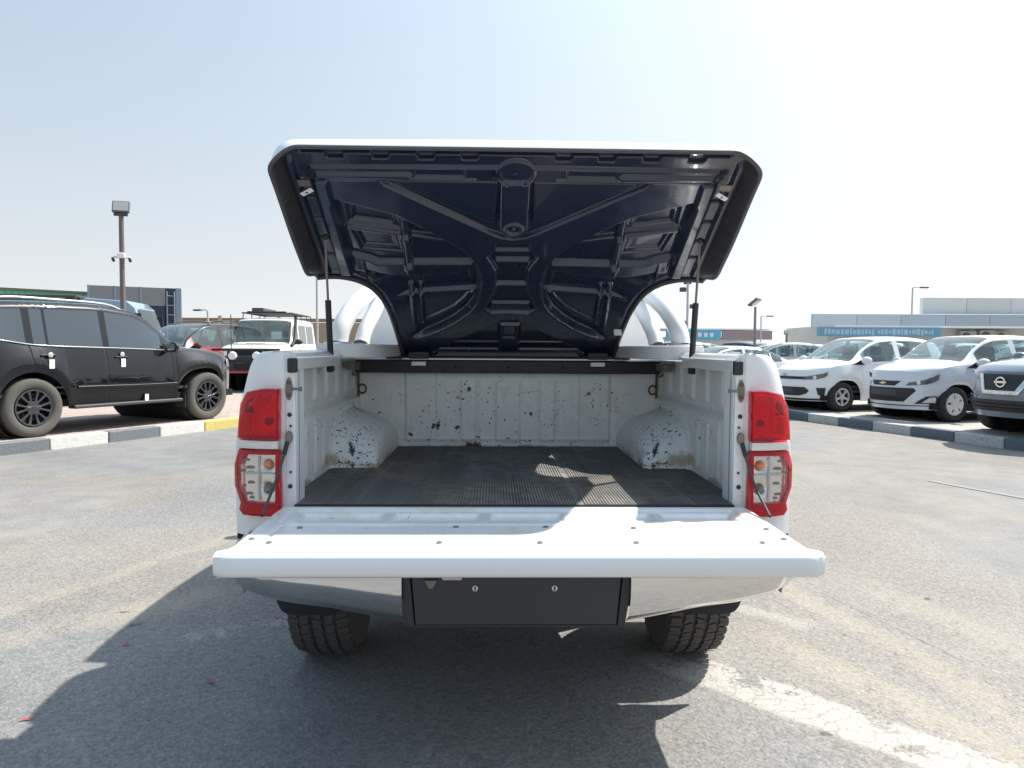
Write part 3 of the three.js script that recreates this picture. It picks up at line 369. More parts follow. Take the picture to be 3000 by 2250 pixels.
// ---- the lid ----
const lid = grp('load_bed_lid', truck); lid.position.set(0, 1.313, BULK); const ALPHA = Math.atan2(0.705, 1.28), LV = Math.hypot(0.705, 1.28), KV = LV / 1.505; lid.rotation.x = -ALPHA;
const HWID = 0.80;
const lidEdgeH = (v) => 0.095 * sst(0.70 * 0.97, 0.9 * 0.97, v) * (1 - 0.25 * sst(1.0, 1.4, v));
{
  const P = (pts, depth, bev = 0.010) => { const f = polySDF(pts); return (a, v) => depth * sst(bev, -bev, f(a, v)); };
  const Ln = (pts, r, hgt, bev = 0.006) => { const f = lineSDF(pts); return (a, v) => hgt * sst(r + bev, r - bev, f(a, v)); };
  const cell = polySDF([[0.643, 1.199], [0.44, 1.112], [0.414, 1.093], [0.33, 1.02], [0.262, 0.957], [0.21, 0.905], [0.175, 0.85], [0.152, 0.793], [0.136, 0.73], [0.133, 0.66], [0.141, 0.567], [0.155, 0.5], [0.185, 0.43], [0.235, 0.355], [0.302, 0.281], [0.37, 0.225], [0.436, 0.182], [0.472, 0.182], [0.488, 0.24], [0.5, 0.4], [0.51, 0.5], [0.53, 0.58], [0.565, 0.66], [0.60, 0.71], [0.648, 0.75], [0.648, 1.19]]);
  const cellF = [P([[0.64, 0.83], [0.58, 0.806], [0.543, 0.778], [0.16, 0.787], [0.137, 0.742], [0.25, 0.705], [0.385, 0.689], [0.5, 0.692], [0.553, 0.706], [0.642, 0.75]], 0.026), Ln([[0.63, 1.008], [0.209, 0.920]], 0.011, 0.02), Ln([[0.41, 1.1], [0.42, 0.74]], 0.015, 0.026), Ln([[0.5, 0.535], [0.157, 0.577]], 0.011, 0.02), Ln([[0.425, 0.61], [0.444, 0.23]], 0.008, 0.018), Ln([[0.387, 0.61], [0.404, 0.28]], 0.008, 0.018), Ln([[0.40, 0.3], [0.33, 0.35], [0.25, 0.425], [0.2, 0.5], [0.165, 0.577]], 0.005, 0.012),
    P([[0.615, 1.13], [0.45, 1.068], [0.438, 0.988], [0.622, 1.03]], -0.009, 0.006), P([[0.595, 1.105], [0.468, 1.058], [0.46, 1.006], [0.603, 1.038]], -0.009, 0.006), P([[0.622, 0.985], [0.445, 0.945], [0.44, 0.83], [0.60, 0.85]], -0.008, 0.006), P([[0.60, 0.955], [0.47, 0.925], [0.465, 0.86], [0.585, 0.872]], -0.008, 0.006), P([[0.375, 0.66], [0.18, 0.7], [0.17, 0.6], [0.37, 0.58]], -0.006, 0.006)];
  const F = [P([[0.47, 1.312], [0.455, 1.288], [0.086, 1.013], [0.04, 0.988], [0, 0.98], [-0.05, 0.98], [-0.05, 1.312]], -0.02, 0.006), P([[0.43, 1.306], [0.41, 1.28], [0.1, 1.075], [0.068, 1.075], [0.06, 1.306]], 0.014, 0.005), P([[0.054, 1.03], [0.054, 1.32], [-0.05, 1.32], [-0.05, 0.99], [0.02, 0.99]], 0.02, 0.007),
    P([[0.10, 0.857], [0.07, 0.891], [-0.05, 0.891], [-0.05, 0.425], [0.04, 0.423], [0.085, 0.417], [0.11, 0.45], [0.095, 0.5], [0.07, 0.6], [0.061, 0.68], [0.064, 0.76], [0.08, 0.81]], -0.022, 0.008), Ln([[-0.05, 0.822], [0.06, 0.822]], 0.010, 0.018), Ln([[-0.05, 0.647], [0.056, 0.647]], 0.010, 0.018), P([[0.098, 0.45], [0.085, 0.497], [-0.05, 0.497], [-0.05, 0.436], [0.08, 0.432]], 0.014, 0.006), P([[0.065, 0.905], [0.065, 0.95], [-0.05, 0.95], [-0.05, 0.905]], -0.014, 0.006),
    P([[0.356, 0.06], [0.054, 0.33], [-0.05, 0.33], [-0.05, -0.05], [0.38, -0.05]], -0.022), P([[0.046, 0.05], [0.046, 0.34], [-0.05, 0.34], [-0.05, 0.05]], 0.022, 0.007), P([[0.032, 0.19], [0.032, 0.32], [-0.05, 0.32], [-0.05, 0.19]], -0.012, 0.006), Ln([[0.05, 0.124], [0.29, 0.124]], 0.005, 0.012), Ln([[0.05, 0.05], [0.37, 0.05]], 0.006, 0.014),
    P([[0.68, 1.332], [0.68, 1.352], [0.365, 1.354], [0.355, 1.343], [0.365, 1.33]], 0.014, 0.005), Ln([[0.068, 1.386], [0.685, 1.38]], 0.006, 0.012), Ln([[0.14, 1.322], [0.69, 1.318]], 0.004, 0.008), P([[0.345, 1.33], [0.345, 1.374], [0.175, 1.376], [0.175, 1.33]], -0.009, 0.005)];
  const wA = pchip([[0, 0.52], [0.145, 0.523], [0.39, 0.533], [0.55, 0.558], [0.62, 0.588], [0.65, 0.612]]), vMinC = pchip([[0.612, 0.65], [0.64, 0.672], [0.68, 0.69], [0.72, 0.698], [0.76, 0.697], [0.8, 0.69]]), vMin = (a) => a < 0.612 ? 0.65 : vMinC(a);
  const vMax = (a) => { const r = 0.08, c = HWID - r; return a <= c ? LV : LV - r + Math.sqrt(Math.max(0, r * r - (a - c) * (a - c))); };
  const H = (u, v) => {
    const a = Math.abs(u), o = v / KV; let h = 0;
    const near = v < 0.66 ? wA(v) - a : a > 0.6 ? Math.min(v - vMin(a), 1) : 1, cm = sst(0.012, -0.012, cell(a, o)) * sst(0.004, 0.15, near); if (cm > 0) { h -= 0.045 * cm; for (const f of cellF) h += f(a, o) * cm; }
    for (const f of F) h += f(a, o);
    const dr = Math.hypot(a, o - 1.045); h += 0.010 * sst(0.04, 0.034, dr) - 0.012 * sst(0.03, 0.022, dr) + 0.007 * sst(0.008, 0.004, dr);
    const er = Math.hypot(a, o - 1.362); h += 0.010 * sst(0.072, 0.058, er) * sst(0.0, 0.02, er + 0.01) - 0.006 * sst(0.056, 0.05, er);
    let ve = 1.447; for (const t of [0.6, 0.45, 0.3, 0.155]) ve -= 0.026 * sst(0.031, 0.024, Math.abs(a - t)); h -= 0.018 * sst(ve - 0.004, ve + 0.006, o) * sst(0.72, 0.70, a) * sst(0.004, 0.02, vMax(a) - v);
    const sideZone = sst(0.73, 0.75, o) * sst(1.33, 1.31, o); h += 0.02 * sst(0.026, 0.018, Math.abs(a - lerp(0.676, 0.668, (o - 0.74) / 0.56))) * sideZone;
    if (a > 0.69) { const pad = sst(0.698, 0.704, a) * sst(0.742, 0.736, a) * sideZone; let gr = 0; for (const t of [1.22, 1.1, 0.98, 0.87]) gr += sst(0.011, 0.006, Math.abs(o - t)); h += pad * (-0.004 - 0.014 * gr); h += 0.016 * sst(0.739, 0.744, a) * sst(0.764, 0.758, a) * sst(0.74, 0.76, o) * sst(1.44, 1.41, o); }
    h += lidEdgeH(v) * sst(0.764, 0.797, a); if (a > 0.766) for (const t of [1.3, 1.275, 1.17, 1.145, 1.04, 1.015, 0.92, 0.895]) h += 0.006 * sst(0.006, 0.003, Math.abs(o - t)) * sst(0.766, 0.77, a) * sst(0.795, 0.79, a);
    h += 0.03 * sst(1.475, 1.5, o) * sst(0.78, 0.7, a) + lidEdgeH(v) * sst(0.03, 0.004, vMax(a) - v) * sst(0.70, 0.78, a) * (1 - sst(0.764, 0.797, a));
    return h;
  };
  const gA = grid(300, 190, (s, t) => { const v = t * 0.65, u = wA(v) * (2 * s - 1); return [u, -H(u, v), v]; });
  const gB = grid(410, 230, (s, t) => { const u = 0.755 * (2 * s - 1), a = Math.abs(u), v = lerp(vMin(a), vMax(a), t); return [u, -H(u, v), v]; });
  for (const sd of [1, -1]) part('lid_side_skirt', grid(16, 230, (s, t) => { const a = lerp(0.755, HWID, s), v = lerp(vMin(a), vMax(a), t); return [sd * a, -H(sd * a, v), v]; }), M.skirt, lid);
  part('lid_liner', merge([gA, gB]), M.liner, lid);
  const rise = (u, v, dE) => 0.022 + 0.058 * sst(0, 0.2, dE) + 0.012 * (1 - Math.pow(Math.abs(u) / HWID, 2));
  const skin = (u, v, dE, low) => { const q = clamp(dE / 0.05), top = rise(u, v, dE); return lerp(low, top, Math.sqrt(1 - (1 - q) * (1 - q))); };
  const oA = grid(60, 60, (s, t) => { const v = t * 0.65, w = wA(v) + 0.006, u = w * (2 * s - 1); return [u, skin(u, v, w - Math.abs(u), -0.004), v]; });
  const oB = grid(120, 90, (s, t) => { const tt = Math.sin(t * Math.PI / 2), u = (HWID + 0.006) * Math.sin((s - 0.5) * Math.PI), a = Math.min(HWID, Math.abs(u)), v1 = vMax(a) + 0.006, v = lerp(vMin(a), v1, tt), dE = Math.min(HWID + 0.006 - Math.abs(u), v1 - v), lowS = -lidEdgeH(v) * sst(0.7, 0.8, a) - 0.004 - 0.03 * sst(0.78, 0.7, a) * sst(0.06, 0, v1 - v); return [u, skin(u, v, dE, lowS), v]; });
  part('lid_outer_skin', merge([oA, oB]), M.truckWhite, lid);
  const sealPts = []; for (let k = 0; k <= 60; k++) { const u = -HWID * Math.cos(k / 60 * Math.PI), a = Math.abs(u), v = vMax(Math.min(HWID, a)); sealPts.push([u, -lerp(0.03, lidEdgeH(v), sst(0.7, 0.79, a)), v]); }
  const sideP = (sd) => { const o = []; for (let k = 0; k <= 14; k++) { const v = lerp(0.69, LV - 0.11, k / 14); o.push([sd * HWID, -lidEdgeH(v) - 0.001, v]); } return o; };
  part('lid_seal', tube([...sideP(-1), ...sealPts, ...sideP(1).reverse()], 0.0075, 260, 8), M.seal, lid);
  for (const sd of [1, -1]) { const e = []; for (let k = 0; k <= 20; k++) { const v = lerp(0, 0.65, k / 20); e.push([sd * (wA(v) + 0.002), -0.006, v]); } for (const a of [0.64, 0.68, 0.72, 0.76, 0.8]) e.push([sd * a, -0.006, vMin(a)]); part('lid_edge_strip', tube(e, 0.010, 80, 8), M.rim, lid); }
  for (const sd of [1, -1]) { const l = grp('lid_latch', lid); part('latch_plate', rbox(0.042, 0.004, 0.03, 0.0015, sd * 0.715, -0.036, 1.298), M.dullSteel, l); part('latch_arm', rbox(0.05, 0.004, 0.018, 0.0015).rotateY(sd * 0.6).translate(sd * 0.712, -0.046, 1.265), M.label, l); part('latch_pin', cyl(0.005, 0.005, 0.03, 10, sd * 0.712, -0.034, 1.265), M.dullSteel, l); }
  part('lid_lock_knob', [cyl(0.012, 0.012, 0.012, 14, -0.07, -0.012, 1.31)], M.blackPlastic, lid);
  part('switch_tag', rbox(0.035, 0.03, 0.012, 0.003, 0.5, -0.03, 0.3), M.label, lid);
}
// ---- tailgate, let down ----
{
  const tg = grp('tailgate', truck); tg.position.set(0, 0.862, 0.03); tg.rotation.x = 0.018;
  const L = 0.49, halfW = pchip([[0, 0.712], [0.06, 0.722], [0.4, 0.724], [0.445, 0.726], [0.475, 0.752], [0.49, 0.756]]);
  const R = (x0, x1, z0, z1) => (x, z) => sst(0.012, -0.006, Math.max(Math.abs(x - (x0 + x1) / 2) - (x1 - x0) / 2, Math.abs(z - (z0 + z1) / 2) - (z1 - z0) / 2));
  const rec = [[-0.64, -0.41, 0.055, 0.125], [-0.36, -0.12, 0.055, 0.125], [-0.07, 0.13, 0.055, 0.125], [0.18, 0.4, 0.055, 0.125], [0.45, 0.65, 0.055, 0.125]].map((q) => R(...q)), wide = R(-0.67, 0.67, 0.03, 0.19);
  const hT = (x, z) => { let h = -0.009 * wide(x, z); for (const f of rec) h -= 0.013 * f(x, z); h += 0.004 * Math.exp(-Math.pow((z - 0.215) / 0.008, 2)) * sst(0.68, 0.66, Math.abs(x)); h -= 0.005 * Math.exp(-Math.pow((Math.abs(x) - 0.665) / 0.006, 2)) * sst(0.2, 0.22, z) * sst(0.44, 0.4, z); h -= 0.01 * Math.pow(sst(L - 0.02, L, z), 2); return h; };
  const gateM = new THREE.MeshPhysicalMaterial({ map: chipped(1024, 384, 1.6, 0.6, 26, [[0.8, 0.3, 0.7, 0.25, 0.55]], []), roughness: 0.4, clearcoat: 0.6, clearcoatRoughness: 0.12, side: THREE.DoubleSide });
  part('inner_panel', grid(260, 90, (a, b) => { const z = b * L, x = halfW(z) * (2 * a - 1); return [x, hT(x, z), z]; }, (q) => [(q[0] + 0.8) / 1.6, q[2] / 0.6]), gateM, tg);
  const prof = [[0, -0.009], [0.004, -0.012], [0.007, -0.02], [0.009, -0.035], [0.008, -0.05], [0.003, -0.061], [-0.006, -0.065]];
  part('top_edge', grid(60, 14, (a, b) => { const k = b * (prof.length - 1), i = Math.min(prof.length - 2, Math.floor(k)), q = k - i, pz = lerp(prof[i][0], prof[i + 1][0], q), py = lerp(prof[i][1], prof[i + 1][1], q) + 0.002; const e = sst(0.97, 1, Math.abs(2 * a - 1)); return [0.757 * (2 * a - 1), py, L + pz - 0.012 * e]; }), M.truckWhite, tg);
  part('outer_panel', grid(80, 30, (a, b) => { const z = lerp(L - 0.008, 0.0, b), x = (halfW(z) + 0.002) * (2 * a - 1); return [x, -0.064 - 0.008 * Math.sin(b * Math.PI), z]; }), M.truckWhite, tg);
  for (const sd of [1, -1]) part('side_edge', grid(30, 6, (a, b) => { const z = a * (L - 0.016), w = halfW(z); return [sd * (w + 0.003 * Math.sin(b * Math.PI)), lerp(0, -0.062, b), z]; }), M.truckWhite, tg);
  const bolt = mergeGeometries([cyl(0.008, 0.008, 0.004, 12), cyl(0.004, 0.004, 0.007, 6)]), bm = std(0.3, 0.29, 0.28, 0.5, 0.5);
  for (const [x, z] of [[-0.605, 0.255], [-0.175, 0.245], [0.075, 0.245], [0.32, 0.255], [0.69, 0.265], [-0.645, 0.4], [-0.21, 0.4], [0.05, 0.4], [0.3, 0.4], [0.63, 0.4], [-0.7, 0.365], [0.7, 0.365]]) { const b = part('bolt', bolt, bm, tg); b.position.set(x, 0.001, z); }
  part('gate_handle_catch', rbox(0.05, 0.014, 0.02, 0.004, -0.175, -0.075, 0.44), M.beige, tg);
}
// ---- tail lamps ----
for (const sd of [1, -1]) {
  const l = grp('tail_lamp', truck); if (sd < 0) l.userData.label = 'tail lamp beside the dark-shaded left load bed wall';
  const zf = (x, y) => rearZ(x, y) + 0.002, wd = (x) => x + 0.016 * sst(0.76, 0.86, x), mm = (p0) => { const p = p0.map(([x, y]) => [wd(x), y]); return sd > 0 ? p : mir(p); };
  const up = [[0.732, 1.227], [0.78, 1.228], [0.825, 1.217], [0.846, 1.18], [0.853, 1.10], [0.853, 1.071], [0.734, 1.07]];
  part('red_lens', conform(mm(up), 0.034, zf, 1, [], 0.008), M.redLens, l);
  const inUp = [[0.742, 1.216], [0.778, 1.217], [0.815, 1.206], [0.835, 1.175], [0.842, 1.10], [0.842, 1.08], [0.742, 1.08]];
  part('red_reflector', conform(mm(inUp), 0.012, (x, y) => zf(x, y) + 0.004 + 0.004 * Math.sin(y * 420) * (Math.abs(x) < 0.79 ? 1 : 0) + 0.004 * Math.sin(x * 300), 1, [], 0.002), std(0.8, 0.6, 0.6, 0.22, 0.8), l);
  part('bulb_socket', new THREE.SphereGeometry(0.013, 14, 10).scale(1, 1, 0.5).translate(sd * 0.767, 1.125, zf(0.767, 1.125) + 0.018), std(0.12, 0.01, 0.015, 0.4), l); part('side_prism', conform(mm([[0.815, 1.09], [0.84, 1.09], [0.84, 1.145], [0.815, 1.145]]), 0.006, (x, y) => zf(x, y) + 0.012, 1, [], 0.002), std(0.6, 0.25, 0.2, 0.3), l); part('upper_prism', conform(mm([[0.812, 1.15], [0.838, 1.15], [0.832, 1.185], [0.812, 1.2]]), 0.006, (x, y) => zf(x, y) + 0.012, 1, [], 0.002), std(0.1, 0.03, 0.03, 0.3), l); part('lens_rib', conform(mm([[0.799, 1.085], [0.803, 1.085], [0.803, 1.21], [0.799, 1.21]]), 0.008, (x, y) => zf(x, y) + 0.014, 1, [], 0.001), std(0.8, 0.5, 0.5, 0.3), l);
  part('silver_band', conform(mm([[0.738, 1.066], [0.853, 1.067], [0.855, 1.04], [0.738, 1.04]]), 0.024, zf, 1, [], 0.004), std(0.7, 0.68, 0.67, 0.3, 0.35), l);
  const low = [[0.733, 1.036], [0.855, 1.036], [0.873, 0.987], [0.873, 0.919], [0.85, 0.868], [0.856, 0.845], [0.842, 0.829], [0.73, 0.828]], win = [[0.744, 1.025], [0.831, 1.025], [0.867, 0.983], [0.867, 0.914], [0.84, 0.868], [0.746, 0.866]];
  part('red_frame', conform(mm(low), 0.02, zf, 1, [mm(win)], 0.003), M.redLens, l);
  part('frame_backing', conform(mm(low), 0.006, (x, y) => zf(x, y) + 0.002, 1, [mm(win)], 0.002), M.redSolid, l);
  part('clear_lens', conform(mm(win.map(([x, y]) => [lerp(0.806, x, 0.985), lerp(0.947, y, 0.985)])), 0.006, (x, y) => zf(x, y) + 0.015, 1, [], 0.002), M.clear, l);
  part('reflector_bowl', grid(40, 44, (a, b) => { const y = lerp(0.866, 1.025, b), x0 = 0.744, x1 = y > 0.983 ? lerp(0.867, 0.831, (y - 0.983) / 0.042) : y < 0.914 ? lerp(0.84, 0.867, (y - 0.866) / 0.048) : 0.867;  let x = lerp(x0, x1, a); const c1 = Math.hypot(x - 0.775, y - 0.985), c2 = Math.hypot(x - 0.775, y - 0.915); x = wd(x); return [sd * x, y, zf(x, y) + 0.007 - 0.010 * sst(0.03, 0, c1) - 0.010 * sst(0.03, 0, c2) + 0.0012 * Math.sin(x * 210) * (x > 0.81 ? 1 : 0)]; }), M.reflector, l);
  part('divider', [box(0.1, 0.006, 0.012, sd * 0.797, 0.962, zf(0.8, 0.962) + 0.006), box(0.006, 0.14, 0.014, sd * 0.802, 0.947, zf(0.802, 0.947) + 0.006)], std(0.45, 0.44, 0.43, 0.3, 0.6), l);
  part('dark_vane', Array.from({ length: 11 }, (_, k) => k).filter((k) => ![2, 5, 6, 9].includes(k)).map((k) => rbox(0.016 + 0.01 * (k % 3), 0.008, 0.006, 0.002, sd * (0.827 + 0.009 * (k % 4)), 0.885 + 0.0118 * k, zf(0.827 + 0.009 * (k % 4), 0.885 + 0.0118 * k) + 0.008)), std(0.13, 0.13, 0.13, 0.4), l);
  part('amber_bulb', new THREE.SphereGeometry(0.013, 14, 10).translate(sd * 0.776, 0.99, zf(0.776, 0.99) + 0.006), M.amber, l);
  part('clear_bulb', new THREE.SphereGeometry(0.013, 14, 10).translate(sd * 0.776, 0.912, zf(0.776, 0.912) + 0.006), M.dullSteel, l);
}
// ---- bumper, plate recess, running gear ----
{
  const bp = grp('rear_bumper', truck);
  const bot = pchip([[0.33, 0.505], [0.45, 0.527], [0.58, 0.55], [0.7, 0.562], [0.85, 0.59]]);
  for (const sd of [1, -1]) part('chrome_corner', grid(64, 26, (a, b) => {
    const arcT = sst(0.72, 1, a); let x, zb; if (a < 0.72) { x = lerp(0.345, 0.79, a / 0.72); zb = 0.115 - 0.03 * Math.pow(a / 0.72, 2); } else { const t = (a - 0.72) / 0.28, th = t * Math.PI / 2; x = 0.79 + 0.092 * Math.sin(Math.min(th * 1.6, Math.PI / 2)); zb = 0.085 - 0.08 * (1 - Math.cos(Math.min(th * 1.6, Math.PI / 2))) - 0.36 * Math.max(0, t - 0.4); }
    const yb = bot(Math.min(0.85, x)) + 0.02 * arcT, y = lerp(0.775, yb, b), bow = Math.sin(Math.PI * clamp(b * 0.85 + 0.1)); const off = 0.055 * (bow - 0.7) - 0.03 * sst(0.85, 1, b) - 0.02 * sst(0.15, 0, b);
    const ph = a < 0.72 ? 0 : Math.min((a - 0.72) / 0.28 * Math.PI / 2 * 1.6, Math.PI / 2); return [sd * (x + off * Math.sin(ph)), y, zb + off * Math.cos(ph)];
  }), M.chrome, bp);
  part('plate_recess', [ext([[-0.358, 0.70], [-0.33, 0.512], [0.33, 0.512], [0.358, 0.70], [0.325, 0.70], [0.308, 0.519], [-0.308, 0.519], [-0.325, 0.70]], 0.078, 0.002).translate(0, 0, 0.035), box(0.66, 0.18, 0.02, 0, 0.617, 0.05)], std(0.026, 0.028, 0.033, 0.5), bp);
  part('number_plate_panel', ext([[-0.318, 0.68], [-0.304, 0.52], [0.304, 0.52], [0.318, 0.68]], 0.006, 0.002).translate(0, 0, 0.108), std(0.035, 0.038, 0.045, 0.5), bp);
  for (const x of [-0.125, 0.115]) part('plate_bolt', [cyl(0.0085, 0.0085, 0.005, 16).rotateX(Math.PI / 2).translate(x, 0.633, 0.118)], M.label, bp), part('plate_bolt_slot', box(0.004, 0.012, 0.003, x, 0.633, 0.122), M.under, bp);
  part('latch_loop', [ext([[-0.02, 0.012], [0.02, 0.012], [0.006, -0.014], [-0.006, -0.014]], 0.008, 0.002).translate(-0.258, 0.648, 0.118)], M.dullSteel, bp);
  part('bumper_step', [box(1.5, 0.012, 0.13, 0, 0.765, 0.03), box(1.56, 0.08, 0.03, 0, 0.6, -0.04)], M.blackPlastic, bp);
  for (const sd of [1, -1]) part('bumper_end_cap', rbox(0.03, 0.045, 0.2, 0.006, sd * 0.874, 0.757, -0.16), M.blackPlastic, bp);
  part('chassis', [box(0.08, 0.12, 4.4, -0.42, 0.56, -2.3), box(0.08, 0.12, 4.4, 0.42, 0.56, -2.3), box(1.5, 0.03, 1.4, 0, 0.8, -0.72)], M.under, truck);
  part('rear_axle', [bar([-0.68, 0.39, AXZ], [0.68, 0.39, AXZ], 0.045), new THREE.SphereGeometry(0.13, 16, 12).translate(0.05, 0.39, AXZ)], M.under, truck);
  for (const sd of [1, -1]) { part('leaf_spring', tube([[sd * 0.5, 0.55, -0.35], [sd * 0.5, 0.43, -0.8], [sd * 0.5, 0.42, -1.2], [sd * 0.5, 0.58, -1.7]], 0.03, 20, 6), M.under, truck); part('brake_drum', cyl(0.16, 0.17, 0.09, 24).rotateZ(Math.PI / 2).translate(sd * 0.62, 0.39, AXZ), M.rust, truck); }
  part('exhaust_pipe', tube([[0.46, 0.45, -1.4], [0.5, 0.47, -0.7], [0.52, 0.43, -0.3]], 0.035, 16, 12), M.rust, truck);
  // tyres with open all-terrain blocks
  const base = lathe(tyreProfile(0.378, 0.21, 0.262), 60).rotateZ(-Math.PI / 2), blocks = [base], N = 46;
  for (let k = 0; k < N; k++) for (let r = 0; r < 5; r++) {
    const outer = r === 0 || r === 4, w = outer ? 0.05 : 0.041, cx = (r - 2) * 0.0495, th = (k + (r % 2) * 0.5) / N * Math.PI * 2, len = 2 * Math.PI * 0.388 / N * 0.8, skew = [0.3, 0.55, -0.55, 0.55, -0.3][r] * 0.5;
    const sh = [[-w / 2, -len / 2 - skew * w / 2], [w / 2 - 0.004, -len / 2 + skew * w / 2], [w / 2, -0.005 + skew * w / 3], [w / 2 - 0.006, len / 2 + skew * w / 2], [-w / 2 + 0.004, len / 2 - skew * w / 2], [-w / 2 + 0.009, 0]];
    const g = ext(sh, 0.014); g.translate(cx, 0, outer ? 0.374 - 0.003 : 0.376); const p = g.attributes.position; if (outer) for (let i = 0; i < p.count; i++) { const q = (Math.abs(p.getX(i)) - 0.1) / 0.025; if (q > 0) p.setZ(i, p.getZ(i) - 0.012 * q * q); }
    g.rotateX(th); blocks.push(g); blocks.push(box(w * 0.6, 0.0015, 0.0022).translate(cx, 0, 0.3905 - (outer ? 0.004 : 0)).rotateX(th));
  }
  const tyreG = merge(blocks); tyreG.computeVertexNormals();
  for (const [x, z] of [[0.78, AXZ], [-0.78, AXZ], [0.78, AXZ - 3.085], [-0.78, AXZ - 3.085]]) { const w = grp('wheel', truck); w.position.set(x, 0.389, z); if (x < 0) w.rotation.y = Math.PI; part('tyre', tyreG, M.tyreTread, w); part('rim', [lathe([[0.205, -0.12], [0.19, -0.05], [0.2, 0.1], [0.212, 0.118]], 40).rotateZ(-Math.PI / 2), new THREE.CircleGeometry(0.2, 32).rotateY(Math.PI / 2).translate(0.05, 0, 0)], M.alloySilver, w); part('hub_cap', cyl(0.06, 0.07, 0.05, 20).rotateZ(Math.PI / 2).translate(0.08, 0, 0), M.alloySilver, w); part('wheel_face', toCreasedNormals(ext(ring(0, 0, 0.2, 40), 0.025, 0.005, rimFace(0.21, 'five')).rotateY(Math.PI / 2).translate(0.07, 0, 0), 0.6), M.alloySilver, w); }
}
{ // cab
  const c = { L: 3.5, W: 0.87, wb: 3.085 - 0.3, axle: 0.9, R: 0.39, sill: 0.5, n: 46, archGap: 0.08, flare: 2.4, top: [[0, 1.02], [0.2, 1.08], [0.7, 1.15], [1.25, 1.2], [1.5, 1.36], [1.95, 1.72], [2.2, 1.79], [2.8, 1.83], [3.3, 1.81], [3.5, 1.78]], belt: [[0, 0.98], [0.6, 1.06], [1.3, 1.14], [2.5, 1.17], [3.66, 1.2]], plan: [[0, 0.93], [0.4, 0.98], [1, 1], [3.66, 0.985]], roof: [[0, 0.74], [3.66, 0.74]], sweep: [[0, 0.3], [0.7, 0.02], [1.1, 0.12], [2, 0.02], [3.66, 0]], cowl: 1.25, roofFront: 2.05, roofRear: 9, tailGlass: 0, windows: [[1.55, 2.45], [2.55, 3.3]], blackPillars: true, doors: [1.45, 2.5, 3.36], rimR: 0.21, tyreW: 0.26, style: 'five', tailBulge: 0.0 };
  // only one axle lies under the cab: the second arch of this shell is placed past its tail
  c.wb = 9; const sh = carShell(c), holder = grp('cab', truck); holder.position.set(0, 0, -4.085 - (c.axle - sh.mid));
  part('cab_body', merge([sh.sub(sh.buckets.body), sh.nG, sh.tG]), M.truckWhite, holder);
  for (const [k, idx] of Object.entries(sh.buckets)) if (k !== 'body') { const n = k.split('|')[0]; part(n, sh.sub(idx), n === 'pillar_trim' ? M.blackPlastic : M.tint, holder); }
  part('rear_window', rbox(1.05, 0.36, 0.012, 0.005, 0, 1.48, 3.5 - sh.mid + 0.008), M.tint, holder);
  part('cab_floor', box(1.6, 0.05, 2.9, 0, 0.56, 2.1 - sh.mid), M.under, holder);
  for (const sd of [1, -1]) { const x = sh.sideX(1.62, 1.15); part('door_mirror', [rbox(0.2, 0.16, 0.1, 0.03, sd * (x + 0.17), 1.24, 1.6 - sh.mid), rbox(0.12, 0.04, 0.05, 0.012, sd * (x + 0.04), 1.17, 1.6 - sh.mid)], M.chrome, holder); for (const s of [2.35, 3.25]) part('door_handle', rbox(0.03, 0.035, 0.2, 0.012, sd * (sh.sideX(s, 1.03) + 0.012), 1.03, s - sh.mid), M.chrome, holder); part('side_step', bar([sd * 0.86, 0.46, 1.5 - sh.mid], [sd * 0.86, 0.46, 3.4 - sh.mid], 0.035), M.steel, holder); }
}
